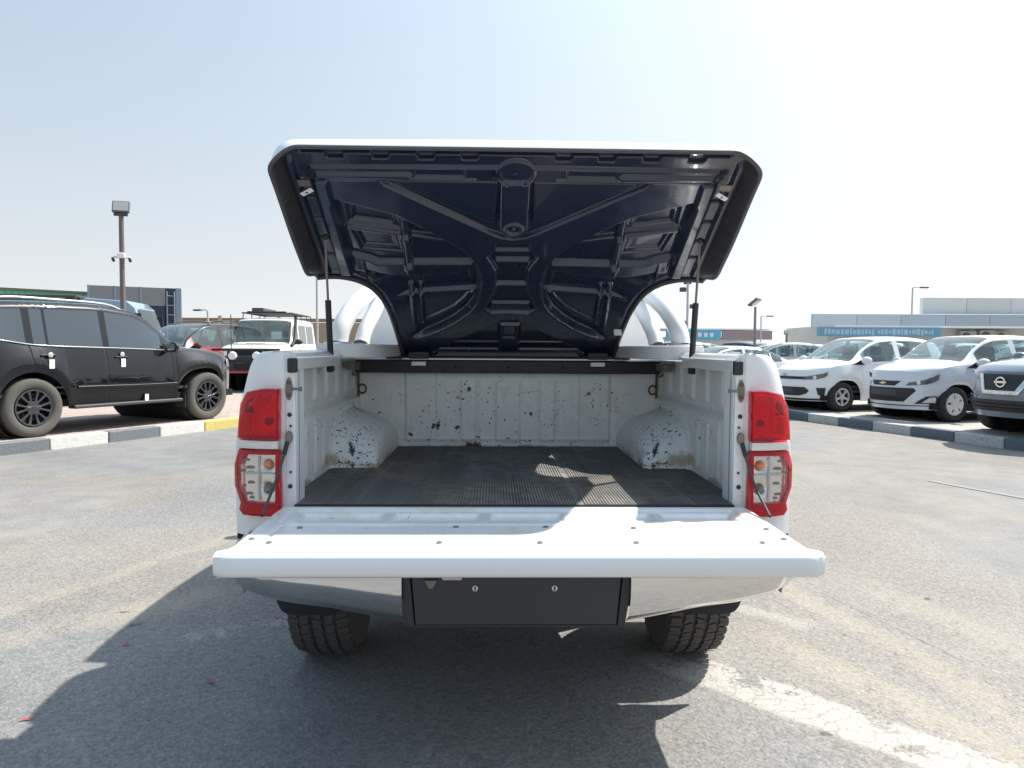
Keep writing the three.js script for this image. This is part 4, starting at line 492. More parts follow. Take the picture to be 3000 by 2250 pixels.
// ---- rubber mat lying in the bed ----
{
  const mt = thing('bed_mat', 'dusty black ribbed rubber mat lying on the load bed floor', 'rubber mat', [0, FLOOR, 0]);
  const half = pchip([[-1.36, 0.548], [-0.9, 0.545], [-0.78, 0.555], [-0.73, 0.6], [-0.70, 0.72], [-0.68, 0.735], [-0.1, 0.735], [0, 0.69], [0.02, 0.688]]);
  const tex = texture(1024, 1024, (i, j) => { const x = i / 1024, z = j / 1024, n = fbm(x * 7, z * 4, 5, 130), st = fbm(x * 90, z * 3, 3, 131), sp = fbm(x * 40, z * 40, 3, 132), dust = sst(0.5, 0.72, n * 0.6 + sp * 0.4) * 0.5 + 0.42 * st + (hash(i, j, 9) > 0.995 ? 0.4 : 0); const sand = sst(0.58, 0.75, fbm(x * 5 + 4, z * 5, 4, 133) + (x > 0.45 && x < 0.85 ? 0.06 : 0)) * sst(0.3, 0.6, sp); const b = 0.09 + 0.16 * dust; return [lerp(b * 1.02, 0.24, sand * 0.6), lerp(b, 0.205, sand * 0.6), lerp(b * 0.97, 0.16, sand * 0.6)]; }, true, false);
  const mm = new THREE.MeshStandardMaterial({ map: tex, roughness: 0.78, side: THREE.DoubleSide });
  const uvM = (q) => [(q[0] + 0.8) / 1.6, (q[2] + 1.4) / 1.45];
  part('mat_sheet', grid(40, 140, (a, b) => { const z = lerp(-1.36, 0.016, b), w = half(z); return [w * (2 * a - 1), 0.006, z]; }, uvM), mm, mt);
  part('mat_edge', tube([[-0.69, 0.003, 0.018], [0, 0.003, 0.018], [0.69, 0.003, 0.018]], 0.006, 10, 8), M.rubber, mt);
  const ribs = []; for (let x = -0.728; x < 0.73; x += 0.0098) { const a = Math.abs(x); const z0 = a < 0.55 ? -1.355 : a < 0.72 ? -0.69 : -0.66; let z1 = 0.012; if (a > 0.685) z1 = -0.11; if (Math.abs((x + 7) % 0.36) < 0.02) continue; const g = box(0.0066, 0.0035, z1 - z0, x, 0.0072, (z0 + z1) / 2), p = g.attributes.position, u = g.attributes.uv; for (let i = 0; i < p.count; i++) u.setXY(i, ...uvM([p.getX(i), 0, p.getZ(i)])); ribs.push(g); }
  const rb = part('mat_ribs', ribs, mm, mt); rb.userData.kind = 'stuff';
}

// ================= left side: kerb, pavers, parked vehicles =================
const PAVE = 0.15;
function kerbLine(name, a, b, n, seg, inward, mats, first, extra) {  // painted kerb stones along a line
  const k = grp(name, scene); k.userData.kind = 'structure';
  const dx = b[0] - a[0], dz = b[1] - a[1], L = Math.hypot(dx, dz), ang = Math.atan2(dx, dz);
  const geo = new RoundedBoxGeometry(0.16, 0.3, seg - 0.012, 2, 0.018);
  for (let i = -3; i < n; i++) { const t = (i + 0.5) * seg + first; const m = part('kerb_stone', geo, mats(i), k); m.position.set(a[0] + dx / L * t + inward[0] * 0.08, 0.003 + 0.003 * hash(i + 20, 3), a[1] + dz / L * t + inward[1] * 0.08); m.rotation.y = ang + 0.006 * (hash(i + 9, 4) - 0.5); }
  return k;
}
const kTex = (r, g, b, worn) => { const t = texture(256, 256, (i, j) => { const n = fbm(i / 9, j / 9, 4, r * 99 | 0), m = sst(0.52, 0.62, n + 0.1 * (vnoise(i / 3, j / 3, 7) - 0.5)) * worn, v = 0.9 + 0.25 * (vnoise(i / 2, j / 2, 8) - 0.5); return [lerp(r, 0.34, m) * v, lerp(g, 0.31, m) * v, lerp(b, 0.26, m) * v]; }); return new THREE.MeshStandardMaterial({ map: t, roughness: 0.85, side: THREE.DoubleSide }); };
const KW = kTex(0.72, 0.71, 0.66, 0.3), KG = kTex(0.17, 0.185, 0.205, 0.25), KB = kTex(0.10, 0.135, 0.175, 0.2), KP = kTex(0.5, 0.53, 0.53, 0.7), KY = kTex(0.72, 0.56, 0.16, 0.4);
const LA = [-6.048, -6.766], LD = [0.46, -0.888], LI = [-0.888, -0.46];
kerbLine('kerb', LA, [LA[0] + LD[0], LA[1] + LD[1]], 8, 0.82, LI, (i) => i >= 4 ? KY : i % 2 ? KW : KG, -0.22);
{
  const P = (t, o) => [LA[0] + LD[0] * t + LI[0] * o, LA[1] + LD[1] * t + LI[1] * o];
  const pts = [P(-6, 0.16), P(60, 0.16), P(60, 60), P(-6, 60)];
  const sand = texture(512, 512, (i, j) => { const n = fbm(i / 30, j / 30, 4, 140, 0), v = 0.30 + 0.12 * (n - 0.5) + 0.06 * (hash(i, j, 4) - 0.5); return [v * 1.08, v, v * 0.9]; });
  sand.repeat.set(0.4, 0.4);
  structure('pavement', new THREE.ExtrudeGeometry(shapeOf(pts.map(([x, z]) => [x, -z])), { depth: 0.14, bevelEnabled: false }).rotateX(-Math.PI / 2).translate(0, 0.002, 0), new THREE.MeshStandardMaterial({ map: sand, roughness: 0.95, side: THREE.DoubleSide }));
  // clay-coloured block paving
  const area = grp('paving', scene); area.userData.kind = 'structure';
  const g = new RoundedBoxGeometry(0.196, 0.05, 0.096, 1, 0.006), pm = [[0.40, 0.31, 0.27], [0.36, 0.27, 0.24], [0.43, 0.35, 0.31], [0.38, 0.33, 0.30]].map((c) => std(...c, 0.9)), ang = Math.atan2(LD[0], LD[1]), rest = [];
  const list = []; for (let r = 0; r < 46; r++) for (let q = -10; q < 56; q++) { const t = (q + (r % 2) * 0.5) * 0.2, o = 0.22 + r * 0.1; list.push([t, o]); }
  const eye = camera.position; list.sort((A, B) => { const a = P(...A), b = P(...B); const s = (t) => Math.hypot(t[0] - eye.x, t[1] - eye.z) + (Math.abs(t[0] + 5) > 1.4 ? 3 : 0); return s(a) - s(b); });
  list.forEach(([t, o], k) => { const [x, z] = P(t, o), y = PAVE - 0.0245 + 0.003 * hash(k, 5); if (k < 290) { const m = part('paver', g, pm[k % 4], area); m.position.set(x, y, z); m.rotation.y = ang + Math.PI / 2 + 0.02 * (hash(k, 6) - 0.5); } else rest.push(box(0.196, 0.05, 0.096).rotateY(ang + Math.PI / 2).translate(x, y, z)); });
  const m = part('pavers', rest, pm[0], area); m.userData.kind = 'stuff';
}
const PRADO = { shoulder: 0.925, L: 4.76, W: 0.94, wb: 2.79, axle: 0.88, R: 0.385, sill: 0.36, n: 60, archGap: 0.075, flare: 3, rimR: 0.25, tyreW: 0.265, style: 'six',
  top: [[0, 0.98], [0.12, 1.07], [0.5, 1.13], [1.0, 1.18], [1.22, 1.21], [1.5, 1.4], [1.95, 1.68], [2.2, 1.755], [2.8, 1.8], [3.6, 1.79], [4.3, 1.74], [4.55, 1.6], [4.7, 1.2], [4.76, 1.1]],
  belt: [[0, 0.9], [0.4, 1.0], [1.2, 1.1], [2.2, 1.14], [3.5, 1.18], [3.9, 1.22], [4.3, 1.3], [4.76, 1.05]], plan: [[0, 0.88], [0.35, 0.95], [0.9, 0.985], [2.4, 1], [4, 0.985], [4.76, 0.93]], roof: [[0, 0.76], [2.2, 0.76], [3, 0.77], [4.76, 0.74]], sweep: [[0, 0.42], [0.8, 0.03], [1.15, 0.16], [2.2, 0.02], [4, 0], [4.76, -0.12]], cowl: 1.2, roofFront: 2.12, roofRear: 4.32, tailGlass: 4.66,
  windows: [[1.62, 2.56], [2.66, 3.42], [3.46, 3.62], [3.72, 4.4]], doors: [1.42, 2.62, 3.68], handles: [[2.42, 1.03], [3.48, 1.06]], mirror: [1.62, 1.13], seats: [2.3, 3.3], floor: 0.55, nose: [[0, 0.0], [0.3, 0.06], [0.6, 0.07], [0.9, 0.04], [1, 0]], railH: 0.12 };
{
  const h = [0.46, -0.888], right = [0.888, 0.46], rw = [-6.1, -7.42], ra = [rw[0] - right[0] * 0.8, rw[1] - right[1] * 0.8], mid = [ra[0] + h[0] * 1.395, ra[1] + h[1] * 1.395];
  const o = thing('parked_suv', 'glossy black sport utility vehicle with black alloy wheels parked along the striped kerb', 'suv', [mid[0], PAVE, mid[1]], Math.atan2(-h[0], -h[1]));
  const c = makeCar(o, PRADO, { body: M.blackPaint, tyre: M.dustyTyre, face: phy(0.035, 0.035, 0.038, 0.18, { clearcoat: 1 }), handle: M.blackPaint, mirror: M.blackPaint, glass: phy(0.02, 0.06, 0.085, 0.02, { transmission: 0.65, ior: 2.05, thickness: 0 }) });
  const z = c.z;
  for (const sd of [1, -1]) {
    part('roof_rail', tube([[sd * 0.66, 1.70, z(2.2)], [sd * 0.665, 1.775, z(2.42)], [sd * 0.67, 1.81, z(3.2)], [sd * 0.665, 1.79, z(4.0)], [sd * 0.65, 1.70, z(4.2)]], 0.018, 40, 8), M.silver, o);
    part('running_board', rbox(0.16, 0.05, 1.75, 0.02, sd * 0.88, 0.36, z(2.28)), M.greyPlastic, o);
    part('door_moulding', tube([[sd * (c.sideX(1.5, 0.62) + 0.004), 0.62, z(1.5)], [sd * (c.sideX(2.2, 0.62) + 0.004), 0.62, z(2.2)], [sd * (c.sideX(3.1, 0.63) + 0.004), 0.63, z(3.1)]], 0.018, 24, 8), M.blackPaint, o);
    part('window_trim', tube([1.5, 1.9, 2.4, 2.9, 3.4, 3.68, 4.0, 4.4].map((s) => [sd * (c.sideX(s, c.belt(s) + 0.012) + 0.006), c.belt(s) + 0.012, z(s)]), 0.009, 40, 6), M.chrome, o);
    part('mud_guard', rbox(0.22, 0.2, 0.02, 0.008, sd * 0.83, 0.33, z(0.88 + 0.47)), M.blackPlastic, o);
    for (const s of [2.42, 3.48]) { const x = sd * (c.sideX(s, 0.97) + 0.014); part('paper_tag', box(0.004, 0.12, 0.07, x, 0.95, z(s) - 0.02).rotateZ(0), M.label, o); part('handle_film', new THREE.SphereGeometry(1, 14, 10).scale(0.006, 0.035, 0.035).translate(x - sd * 0.006, 1.07, z(s) - 0.01), std(0.5, 0.5, 0.5, 0.4), o); }
    part('step_tag', box(0.006, 0.1, 0.06, sd * 0.955, 0.43, z(2.05)), M.label, o);
  }
  c.front('headlamp', [[0.52, 0.84], [0.80, 0.86], [0.83, 0.93], [0.78, 0.99], [0.52, 0.965]], M.clear, 0.02, true); c.front('lamp_reflector', [[0.54, 0.85], [0.79, 0.87], [0.8, 0.93], [0.76, 0.975], [0.54, 0.955]], M.reflector, 0.008, true);
  c.front('grille', [[-0.48, 0.72], [0.48, 0.72], [0.5, 0.97], [-0.5, 0.97]], M.blackPlastic, 0.02); for (let k = -4; k <= 4; k++) c.front('grille_bar', [[k * 0.1 - 0.015, 0.73], [k * 0.1 + 0.015, 0.73], [k * 0.1 + 0.015, 0.965], [k * 0.1 - 0.015, 0.965]], M.chrome, 0.03);
  c.front('lower_intake', [[-0.5, 0.46], [0.5, 0.46], [0.52, 0.62], [-0.52, 0.62]], M.blackPlastic, 0.012);
}
// white off-roader with roof rack, and a red one beside it
const LC = { L: 4.9, W: 0.87, wb: 2.98, axle: 0.85, R: 0.4, sill: 0.5, n: 46, archGap: 0.08, flare: 3, rimR: 0.21, tyreW: 0.25, style: 'five', railH: 0.2,
  top: [[0, 1.12], [0.08, 1.2], [0.6, 1.25], [1.3, 1.29], [1.38, 1.32], [1.72, 1.88], [1.85, 1.97], [2.4, 2.02], [4.4, 2.02], [4.75, 1.99], [4.9, 1.9]], belt: [[0, 1.08], [0.6, 1.19], [1.4, 1.24], [4.9, 1.24]], plan: [[0, 0.9], [0.5, 0.94], [1.4, 1], [4.9, 1]], roof: [[0, 0.83], [4.9, 0.85]], sweep: [[0, 0.1], [0.8, 0.01], [1.3, 0.04], [2, 0], [4.9, 0]], cowl: 1.36, roofFront: 1.78, roofRear: 9, tailGlass: 0,
  windows: [[1.62, 2.35], [2.5, 3.5], [3.58, 4.6]], doors: [1.5, 2.42], handles: [[2.3, 1.12]], mirror: [1.66, 1.27], seats: [2.35], floor: 0.75, nose: [[0, 0.0], [0.5, 0.02], [1, 0]] };
{
  const o = thing('white_offroader', 'cream white off-road wagon with black front guard, roof rack and snorkel', 'off-road wagon', [-6.62, PAVE, -19.6], Math.atan2(-0.05, -1));
  const c = makeCar(o, LC, { body: M.cream, face: M.alloySilver, mirror: M.blackPlastic, glass: M.glass }), z = c.z;
  c.front('grille', [[-0.36, 0.9], [0.36, 0.9], [0.36, 1.08], [-0.36, 1.08]], M.blackPlastic, 0.02);
  for (const sd of [1, -1]) { part('headlamp', cyl(0.1, 0.1, 0.05, 24).rotateX(Math.PI / 2).translate(sd * 0.5, 1.0, z(0) - 0.04), M.reflector, o); part('spot_lamp', cyl(0.11, 0.09, 0.1, 24).rotateX(Math.PI / 2).translate(sd * 0.3, 0.94, z(0) - 0.36), M.matte, o); part('guard_upright', bar([sd * 0.42, 0.55, z(0) - 0.3], [sd * 0.42, 1.12, z(0) - 0.26], 0.035), M.blackPlastic, o); part('turn_lamp', rbox(0.13, 0.08, 0.06, 0.01, sd * 0.72, 1.0, z(0) - 0.02), M.amber, o); }
  part('guard_top_bar', bar([-0.86, 1.1, z(0) - 0.2], [0.86, 1.1, z(0) - 0.2], 0.035), M.blackPlastic, o); part('front_guard', [rbox(1.74, 0.3, 0.3, 0.04, 0, 0.66, z(0) - 0.2), rbox(1.2, 0.16, 0.16, 0.03, 0, 0.86, z(0) - 0.24)], M.blackPlastic, o); part('winch', rbox(0.5, 0.16, 0.1, 0.03, 0, 0.68, z(0) - 0.36), M.under, o); part('recovery_strap', rbox(0.9, 0.05, 0.03, 0.01, 0, 0.52, z(0) - 0.34), M.red, o);
  part('snorkel', tube([[-0.85, 1.2, z(1.2)], [-0.9, 1.35, z(1.35)], [-0.86, 1.95, z(1.75)], [-0.86, 2.08, z(1.78)]], 0.045, 20, 8), M.blackPlastic, o);
  part('bonnet_vent', rbox(0.5, 0.012, 0.06, 0.004, 0, 1.262, z(0.75)), M.blackPlastic, o);
  part('aerial', bar([0.35, 1.0, z(0) - 0.25], [0.35, 2.0, z(0) - 0.27], 0.012, 6), M.greyPlastic, o);
  for (const x of [-0.7, 0.7]) part('rack_rail', bar([x, 2.15, z(2.0)], [x, 2.15, z(4.7)], 0.02, 8), M.greyPlastic, o);
  for (let k = 0; k < 9; k++) part('rack_slat', bar([-0.7, 2.15, z(2.0 + k * 0.33)], [0.7, 2.15, z(2.0 + k * 0.33)], 0.016, 8), M.greyPlastic, o);
  for (const x of [-0.72, 0.72]) for (const s of [2.2, 3.1, 4.0, 4.6]) part('rack_foot', bar([x, 2.15, z(s)], [x * 1.04, 1.9, z(s)], 0.014, 6), M.greyPlastic, o);
  part('rack_case', rbox(0.35, 0.16, 1.6, 0.03, 0.5, 2.26, z(3.7)), M.greyPlastic, o); part('rack_light_bar', rbox(1.1, 0.07, 0.06, 0.02, 0, 2.16, z(1.95)), M.blackPlastic, o);
  part('paper_notice', box(0.3, 0.22, 0.004, -0.35, 1.5, z(1.62)), M.label, o);
}
const SUV = { L: 4.5, W: 0.91, wb: 2.68, axle: 0.92, R: 0.36, sill: 0.28, n: 52, archGap: 0.06, flare: 2, rimR: 0.23, tyreW: 0.225, style: 'five',
  top: [[0, 0.86], [0.1, 0.96], [0.5, 1.04], [1.0, 1.1], [1.2, 1.14], [1.5, 1.36], [1.95, 1.6], [2.3, 1.68], [3.0, 1.7], [3.8, 1.64], [4.15, 1.56], [4.35, 1.25], [4.5, 1.02]], belt: [[0, 0.8], [0.5, 0.94], [1.2, 1.02], [2.5, 1.07], [3.8, 1.15], [4.5, 0.98]], plan: [[0, 0.86], [0.35, 0.94], [0.9, 0.985], [2.4, 1], [4, 0.98], [4.5, 0.9]], roof: [[0, 0.72], [2.2, 0.73], [4.5, 0.7]], sweep: [[0, 0.42], [0.85, 0.03], [1.15, 0.16], [2.2, 0.02], [4, 0], [4.5, -0.1]], cowl: 1.18, roofFront: 2.12, roofRear: 4.1, tailGlass: 4.34,
  windows: [[1.6, 2.48], [2.58, 3.35], [3.42, 3.9]], blackPillars: true, doors: [1.42, 2.53, 3.4], handles: [[2.35, 0.93], [3.2, 0.95]], mirror: [1.6, 1.06], seats: [2.3, 3.15], floor: 0.45 };
{
  const o = thing('red_suv', 'red sport utility vehicle with black roof parked beside the black one', 'suv', [-8.5, PAVE, -18.4], Math.atan2(0.42, -0.907)); o.scale.setScalar(1.07);
  const c = makeCar(o, { ...SUV, roofPart: true }, { body: M.red, mirror: M.blackPlastic, glass: M.glass });
  c.front('grille', [[-0.4, 0.55], [0.4, 0.55], [0.46, 0.78], [-0.46, 0.78]], M.blackPlastic, 0.015); c.front('headlamp', [[0.5, 0.72], [0.8, 0.74], [0.8, 0.82], [0.52, 0.79]], M.reflector, 0.015, true);
  for (const sd of [1, -1]) part('roof_rail', tube([[sd * 0.62, 1.67, c.z(2.3)], [sd * 0.62, 1.74, c.z(2.5)], [sd * 0.62, 1.74, c.z(3.7)], [sd * 0.61, 1.66, c.z(3.9)]], 0.018, 20, 8), M.blackPlastic, o);
  part('paper_notice', box(0.36, 0.18, 0.004, 0.2, 1.33, c.z(1.52)), M.label, o);
  const o2 = copy(o, 'red sport utility vehicle half hidden behind the cream white off-road wagon', [-10.6, PAVE, -25.2], Math.atan2(0.42, -0.907));
}
{ // grey-blue lorry cab, and the tall box body parked beyond it
  const o = thing('flatbed_lorry', 'grey-blue lorry cab with dark roof gear behind the black car', 'lorry', [-14.4, PAVE, -24.6], -Math.PI / 2 + 0.15);
  const cabM = paint(0.24, 0.32, 0.4, 0.4), railM = std(0.22, 0.27, 0.33, 0.5);
  part('cab', toCreasedNormals(ext([[-1.1, 0.6], [-1.1, 1.7], [-0.85, 2.5], [-0.6, 2.72], [0.75, 2.8], [0.85, 2.7], [0.85, 0.6]], 2.2, 0.06).rotateY(-Math.PI / 2).translate(1.1, 0, -0.9), 0.5), cabM, o);
  part('windshield', grid(6, 6, (a, b) => [lerp(-0.95, 0.95, a), lerp(1.75, 2.46, b), -2.05 + 0.24 * b]), M.tint, o);
  for (const sd of [1, -1]) { part('side_window', box(0.02, 0.66, 0.75, sd * 1.13, 2.08, -1.28), M.glass, o); part('quarter_window', box(0.02, 0.62, 0.42, sd * 1.13, 2.08, -0.52), M.glass, o); part('cab_mirror', rbox(0.06, 0.4, 0.2, 0.02, sd * 1.3, 2.1, -1.9), M.blackPlastic, o); }
  part('roof_gear', rbox(1.9, 0.2, 0.5, 0.04, 0, 2.72, 0.3), M.blackPlastic, o); part('tool_box', rbox(1.6, 0.5, 0.8, 0.05, 0, 2.3, 0.7), M.greyPlastic, o); part('gantry', [bar([-1, 2.86, 0.2], [-1, 2.86, 3.4], 0.05), bar([1, 2.86, 0.2], [1, 2.86, 3.4], 0.05), ...[0.2, 1.8, 3.4].map((q) => bar([-1, 2.86, q], [1, 2.86, q], 0.04)), ...[0.2, 3.4].flatMap((q) => [-1, 1].map((x) => bar([x, 1, q], [x, 2.86, q], 0.05)))], M.greyPlastic, o);
  part('load_bed', rbox(2.3, 0.4, 3.6, 0.03, 0, 1.2, 1.9), railM, o); part('chassis', box(0.9, 0.25, 5.2, 0, 0.8, 0.8), M.under, o);
  for (const zz of [-1.1, 2.6]) for (const sd of [1, -1]) wheel(o, { R: 0.45, rimR: 0.26, w: 0.28, style: 'slots', faceMat: M.hubcap }, [sd * 1.0, 0.45, zz], sd);
  const b = thing('box_trailer', 'tall grey box trailer with navy end and ladder behind the lorry cab', 'trailer', [-16.5, PAVE, -31.8], 0.47);
  const navy = std(0.02, 0.03, 0.065, 0.5), panelM = std(0.22, 0.225, 0.23, 0.6);
  for (let k = 0; k < 3; k++) part('side_panel', box(0.98, 0.8, 2.3, -1.15 + k, 3.35, 0), panelM, b);
  part('lower_body', box(2.94, 2.2, 2.26, -0.15, 1.85, 0), navy, b); part('end_panel', box(0.4, 3.0, 2.28, 1.54, 2.25, 0), navy, b); part('end_post', rbox(0.26, 3.05, 2.34, 0.03, 1.88, 2.25, 0), railM, b);
  for (const x of [-1.66, -0.65, 0.35]) part('body_post', rbox(0.07, 0.84, 0.06, 0.01, x, 3.35, 1.16), railM, b);
  part('ladder', [bar([1.4, 1.0, 1.22], [1.4, 3.6, 1.22], 0.03), bar([1.7, 1.0, 1.22], [1.7, 3.6, 1.22], 0.03), ...[0, 1, 2, 3, 4, 5].map((k) => bar([1.4, 1.3 + k * 0.42, 1.22], [1.7, 1.3 + k * 0.42, 1.22], 0.025))], railM, b);
  part('undercarriage', box(2.6, 0.3, 1.6, 0, 0.65, 0), M.under, b); for (const x of [-1, 1]) wheel(b, { R: 0.48, rimR: 0.28, w: 0.28, style: 'slots', faceMat: M.hubcap }, [x, 0.48, 0.9], 1).rotation.y = -Math.PI / 2;
}
{ // green container and the sandy-coloured boundary wall beyond
  const o = thing('green_container', 'green shipping container stacked beyond the black car roof', 'container', [-21.3, -0.1, -31.5], 0.75); const gm = std(0.09, 0.27, 0.15, 0.6);
  part('lower_container', grid(120, 1, (a, b) => [lerp(-3, 3, a), 0.05 + 1.9 * b, 1.2 + 0.03 * (Math.sin(a * 120) > 0 ? 1 : 0)]), std(0.2, 0.22, 0.24, 0.6), o);
  part('container_box', box(6, 3.75, 2.35, 0, 1.92, 0), gm, o);
  for (let k = 0; k < 24; k++) part('corrugation', box(0.12, 3.5, 0.05, -2.9 + k * 0.252, 1.95, 1.2), gm, o);
  part('container_roof_lip', box(6.05, 0.08, 2.4, 0, 3.83, 0), std(0.08, 0.09, 0.08, 0.7), o);
  part('painted_mark', [box(0.5, 0.06, 0.01, 1.5, 3.5, 1.235), box(0.06, 0.4, 0.01, 1.25, 3.4, 1.235), box(0.06, 0.4, 0.01, 1.75, 3.4, 1.235), box(0.06, 0.4, 0.01, 2.1, 3.4, 1.235)], std(0.35, 0.6, 0.4, 0.6), o);
  const w = thing('boundary_wall', 'long sandy brown boundary wall behind the parked vehicles', 'wall', [0, 0, 0]);
  for (let k = 0; k < 9; k++) { part('wall_panel', box(4.95, 3.2, 0.2, -46 + k * 5, 1.75, -62), std(0.33 + 0.03 * hash(k, 1), 0.25, 0.18, 0.9), w); part('wall_band', box(4.95, 0.3, 0.24, -46 + k * 5, 3.55, -62), std(0.24, 0.17, 0.12, 0.9), w); }
  for (let k = 0; k < 10; k++) part('wall_pier', box(0.3, 3.9, 0.4, -48.5 + k * 5, 1.95, -62), std(0.42, 0.36, 0.29, 0.9), w);
}
// ================= lamp posts =================
function pole(label, [x, z], h, r, { head = 'flood', tilt = 0.5, turn = 0, mat = M.rustPole, y = 0, cams = false, size = 1, arms = 0 }, group) {
  const o = thing('lamp_post', label, 'lamp post', [x, y, z], turn, group);
  part('post', cyl(r * 0.85, r, h, 16, 0, h / 2, 0), mat, o);
  if (head === 'flood') { const g = grp('floodlight', o); g.position.set(0, h + 0.18 * size, 0); g.rotation.x = tilt; part('housing', rbox(0.42 * size, 0.32 * size, 0.09 * size, 0.02 * size), std(0.12, 0.12, 0.12, 0.5), g); part('lamp_glass', box(0.36 * size, 0.26 * size, 0.01, 0, 0, 0.05 * size), std(0.42, 0.43, 0.38, 0.25), g); part('yoke', rbox(0.34 * size, 0.09 * size, 0.06 * size, 0.01, 0, -0.2 * size, -0.02), M.greyPlastic, g); }
  if (head === 'arm') { part('lamp_arm', tube([[0, h - 0.05, 0], [0.05, h + 0.02, 0], [0.6, h + 0.06, 0]], r * 0.6, 16, 8), mat, o); part('lamp_head', rbox(0.6, 0.1, 0.24, 0.04, 0.85, h + 0.05, 0), M.greyPlastic, o); }
  if (cams) { part('camera_bracket', [rbox(0.3, 0.04, 0.04, 0.01, 0, h - 0.85, 0.02), rbox(0.14, 0.1, 0.12, 0.02, 0, h - 0.82, 0.06)], M.label, o); for (const sx of [-0.15, 0.15]) part('security_camera', cyl(0.024, 0.03, 0.1, 12).rotateX(1.2).translate(sx, h - 0.9, 0.05), M.blackPlastic, o); }
  for (let k = 0; k < arms; k++) part('loudspeaker', rbox(0.28, 0.2, 0.2, 0.03, (k % 2 ? 0.25 : -0.22), h - 0.3 - k * 0.75, 0), M.greyPlastic, o);
  return o;
}
M.rustPole = std(0.16, 0.13, 0.12, 0.7); M.palePole = std(0.42, 0.42, 0.42, 0.6);
pole('brown floodlight post with small cameras standing behind the black car', [-7.42, -12.6], 3.78, 0.055, { size: 0.75, tilt: -0.35, turn: 0.25, cams: true, y: PAVE, mat: M.rustPole });
pole('thin pale street lamp in front of the sandy boundary wall', [-16.2, -40], 3.3, 0.06, { head: 'arm', turn: 2.6, mat: M.palePole });
pole('slim grey post rising beside the raised lid above the roof rack', [-7.0, -27], 4.0, 0.05, { head: 'none', mat: M.palePole, arms: 0 });
pole('tall grey post hung with loudspeakers behind the roll bar', [8.65, -31], 4.3, 0.06, { head: 'flood', mat: M.palePole, tilt: 0.3, arms: 3 });
pole('black headed floodlight post between the white sedan and the far shops', [8.9, -23], 2.8, 0.05, { tilt: 0.9, turn: 0.9, mat: std(0.2, 0.2, 0.2, 0.6) });
pole('thin street lamp in the hazy distance beside the blue sign', [21.8, -58], 4.0, 0.06, { head: 'arm', mat: M.palePole, turn: 0.3 });
pole('street lamp rising behind the shop roof', [26.6, -44.5], 5.3, 0.06, { head: 'arm', mat: M.palePole, turn: 0.2 });
pole('short dark post beside the shop corner', [11.6, -27], 1.95, 0.05, { head: 'flood', mat: M.rustPole, size: 0.5 });

// ================= right side: kerb, parked cars, shops =================
const RA = [5.699, -11.917], RD = [0.296, 0.955], RI = [0.955, -0.296];
kerbLine('kerb_right', [RA[0] - RD[0] * 2.0, RA[1] - RD[1] * 2.0], [RA[0], RA[1]], 14, 0.78, RI, (i) => i % 2 ? KP : KB, 0.15);
{
  const P = (t, o) => [RA[0] + RD[0] * t + RI[0] * o, RA[1] + RD[1] * t + RI[1] * o], pts = [P(-40, 0.16), P(14, 0.16), P(14, 45), P(-40, 45)];
  const con = texture(512, 512, (i, j) => { const v = 0.36 + 0.1 * (fbm(i / 40, j / 40, 4, 150) - 0.5) + 0.05 * (hash(i, j, 4) - 0.5); return [v * 1.06, v, v * 0.92]; }); con.repeat.set(0.4, 0.4);
  structure('pavement_right', new THREE.ExtrudeGeometry(shapeOf(pts.map(([x, z]) => [x, -z])), { depth: 0.146, bevelEnabled: false }).rotateX(-Math.PI / 2).translate(0, 0.002, 0), new THREE.MeshStandardMaterial({ map: con, roughness: 0.95, side: THREE.DoubleSide }));
}
const HATCH = { L: 3.6, W: 0.8, wb: 2.4, axle: 0.69, R: 0.288, sill: 0.2, n: 50, archGap: 0.035, flare: 1.4, rimR: 0.178, tyreW: 0.175, style: 'five',
  top: [[0, 0.80], [0.08, 0.85], [0.3, 0.905], [0.62, 0.965], [0.8, 1.01], [1.1, 1.19], [1.5, 1.39], [1.75, 1.455], [2.3, 1.485], [2.9, 1.45], [3.25, 1.38], [3.45, 1.1], [3.6, 0.9]], belt: [[0, 0.75], [0.3, 0.83], [0.8, 0.92], [1.6, 0.95], [2.6, 1.0], [3.2, 1.07], [3.6, 0.85]], plan: [[0, 0.82], [0.3, 0.92], [0.8, 0.985], [1.8, 1], [3, 0.98], [3.6, 0.86]], roof: [[0, 0.7], [1.5, 0.72], [3.6, 0.68]], sweep: [[0, 0.36], [0.65, 0.05], [0.8, 0.16], [1.6, 0.03], [3, 0], [3.6, -0.1]], cowl: 0.78, roofFront: 1.62, roofRear: 3.2, tailGlass: 3.45,
  windows: [[1.14, 2.02], [2.14, 2.95]], doors: [1.02, 2.08, 2.95], handles: [[1.92, 0.86], [2.82, 0.9]], mirror: [1.16, 0.945], seats: [1.85, 2.6], floor: 0.38, nose: [[0, 0.03], [0.25, 0.07], [0.5, 0.075], [0.8, 0.035], [1, 0]] };
const PH = [-0.955, 0.296], PTURN = Math.atan2(0.955, -0.296);
const parkAt = (c, fx, fz) => { const k = c.wb / 2; return [fx - PH[0] * k, PAVE, fz - PH[1] * k]; };
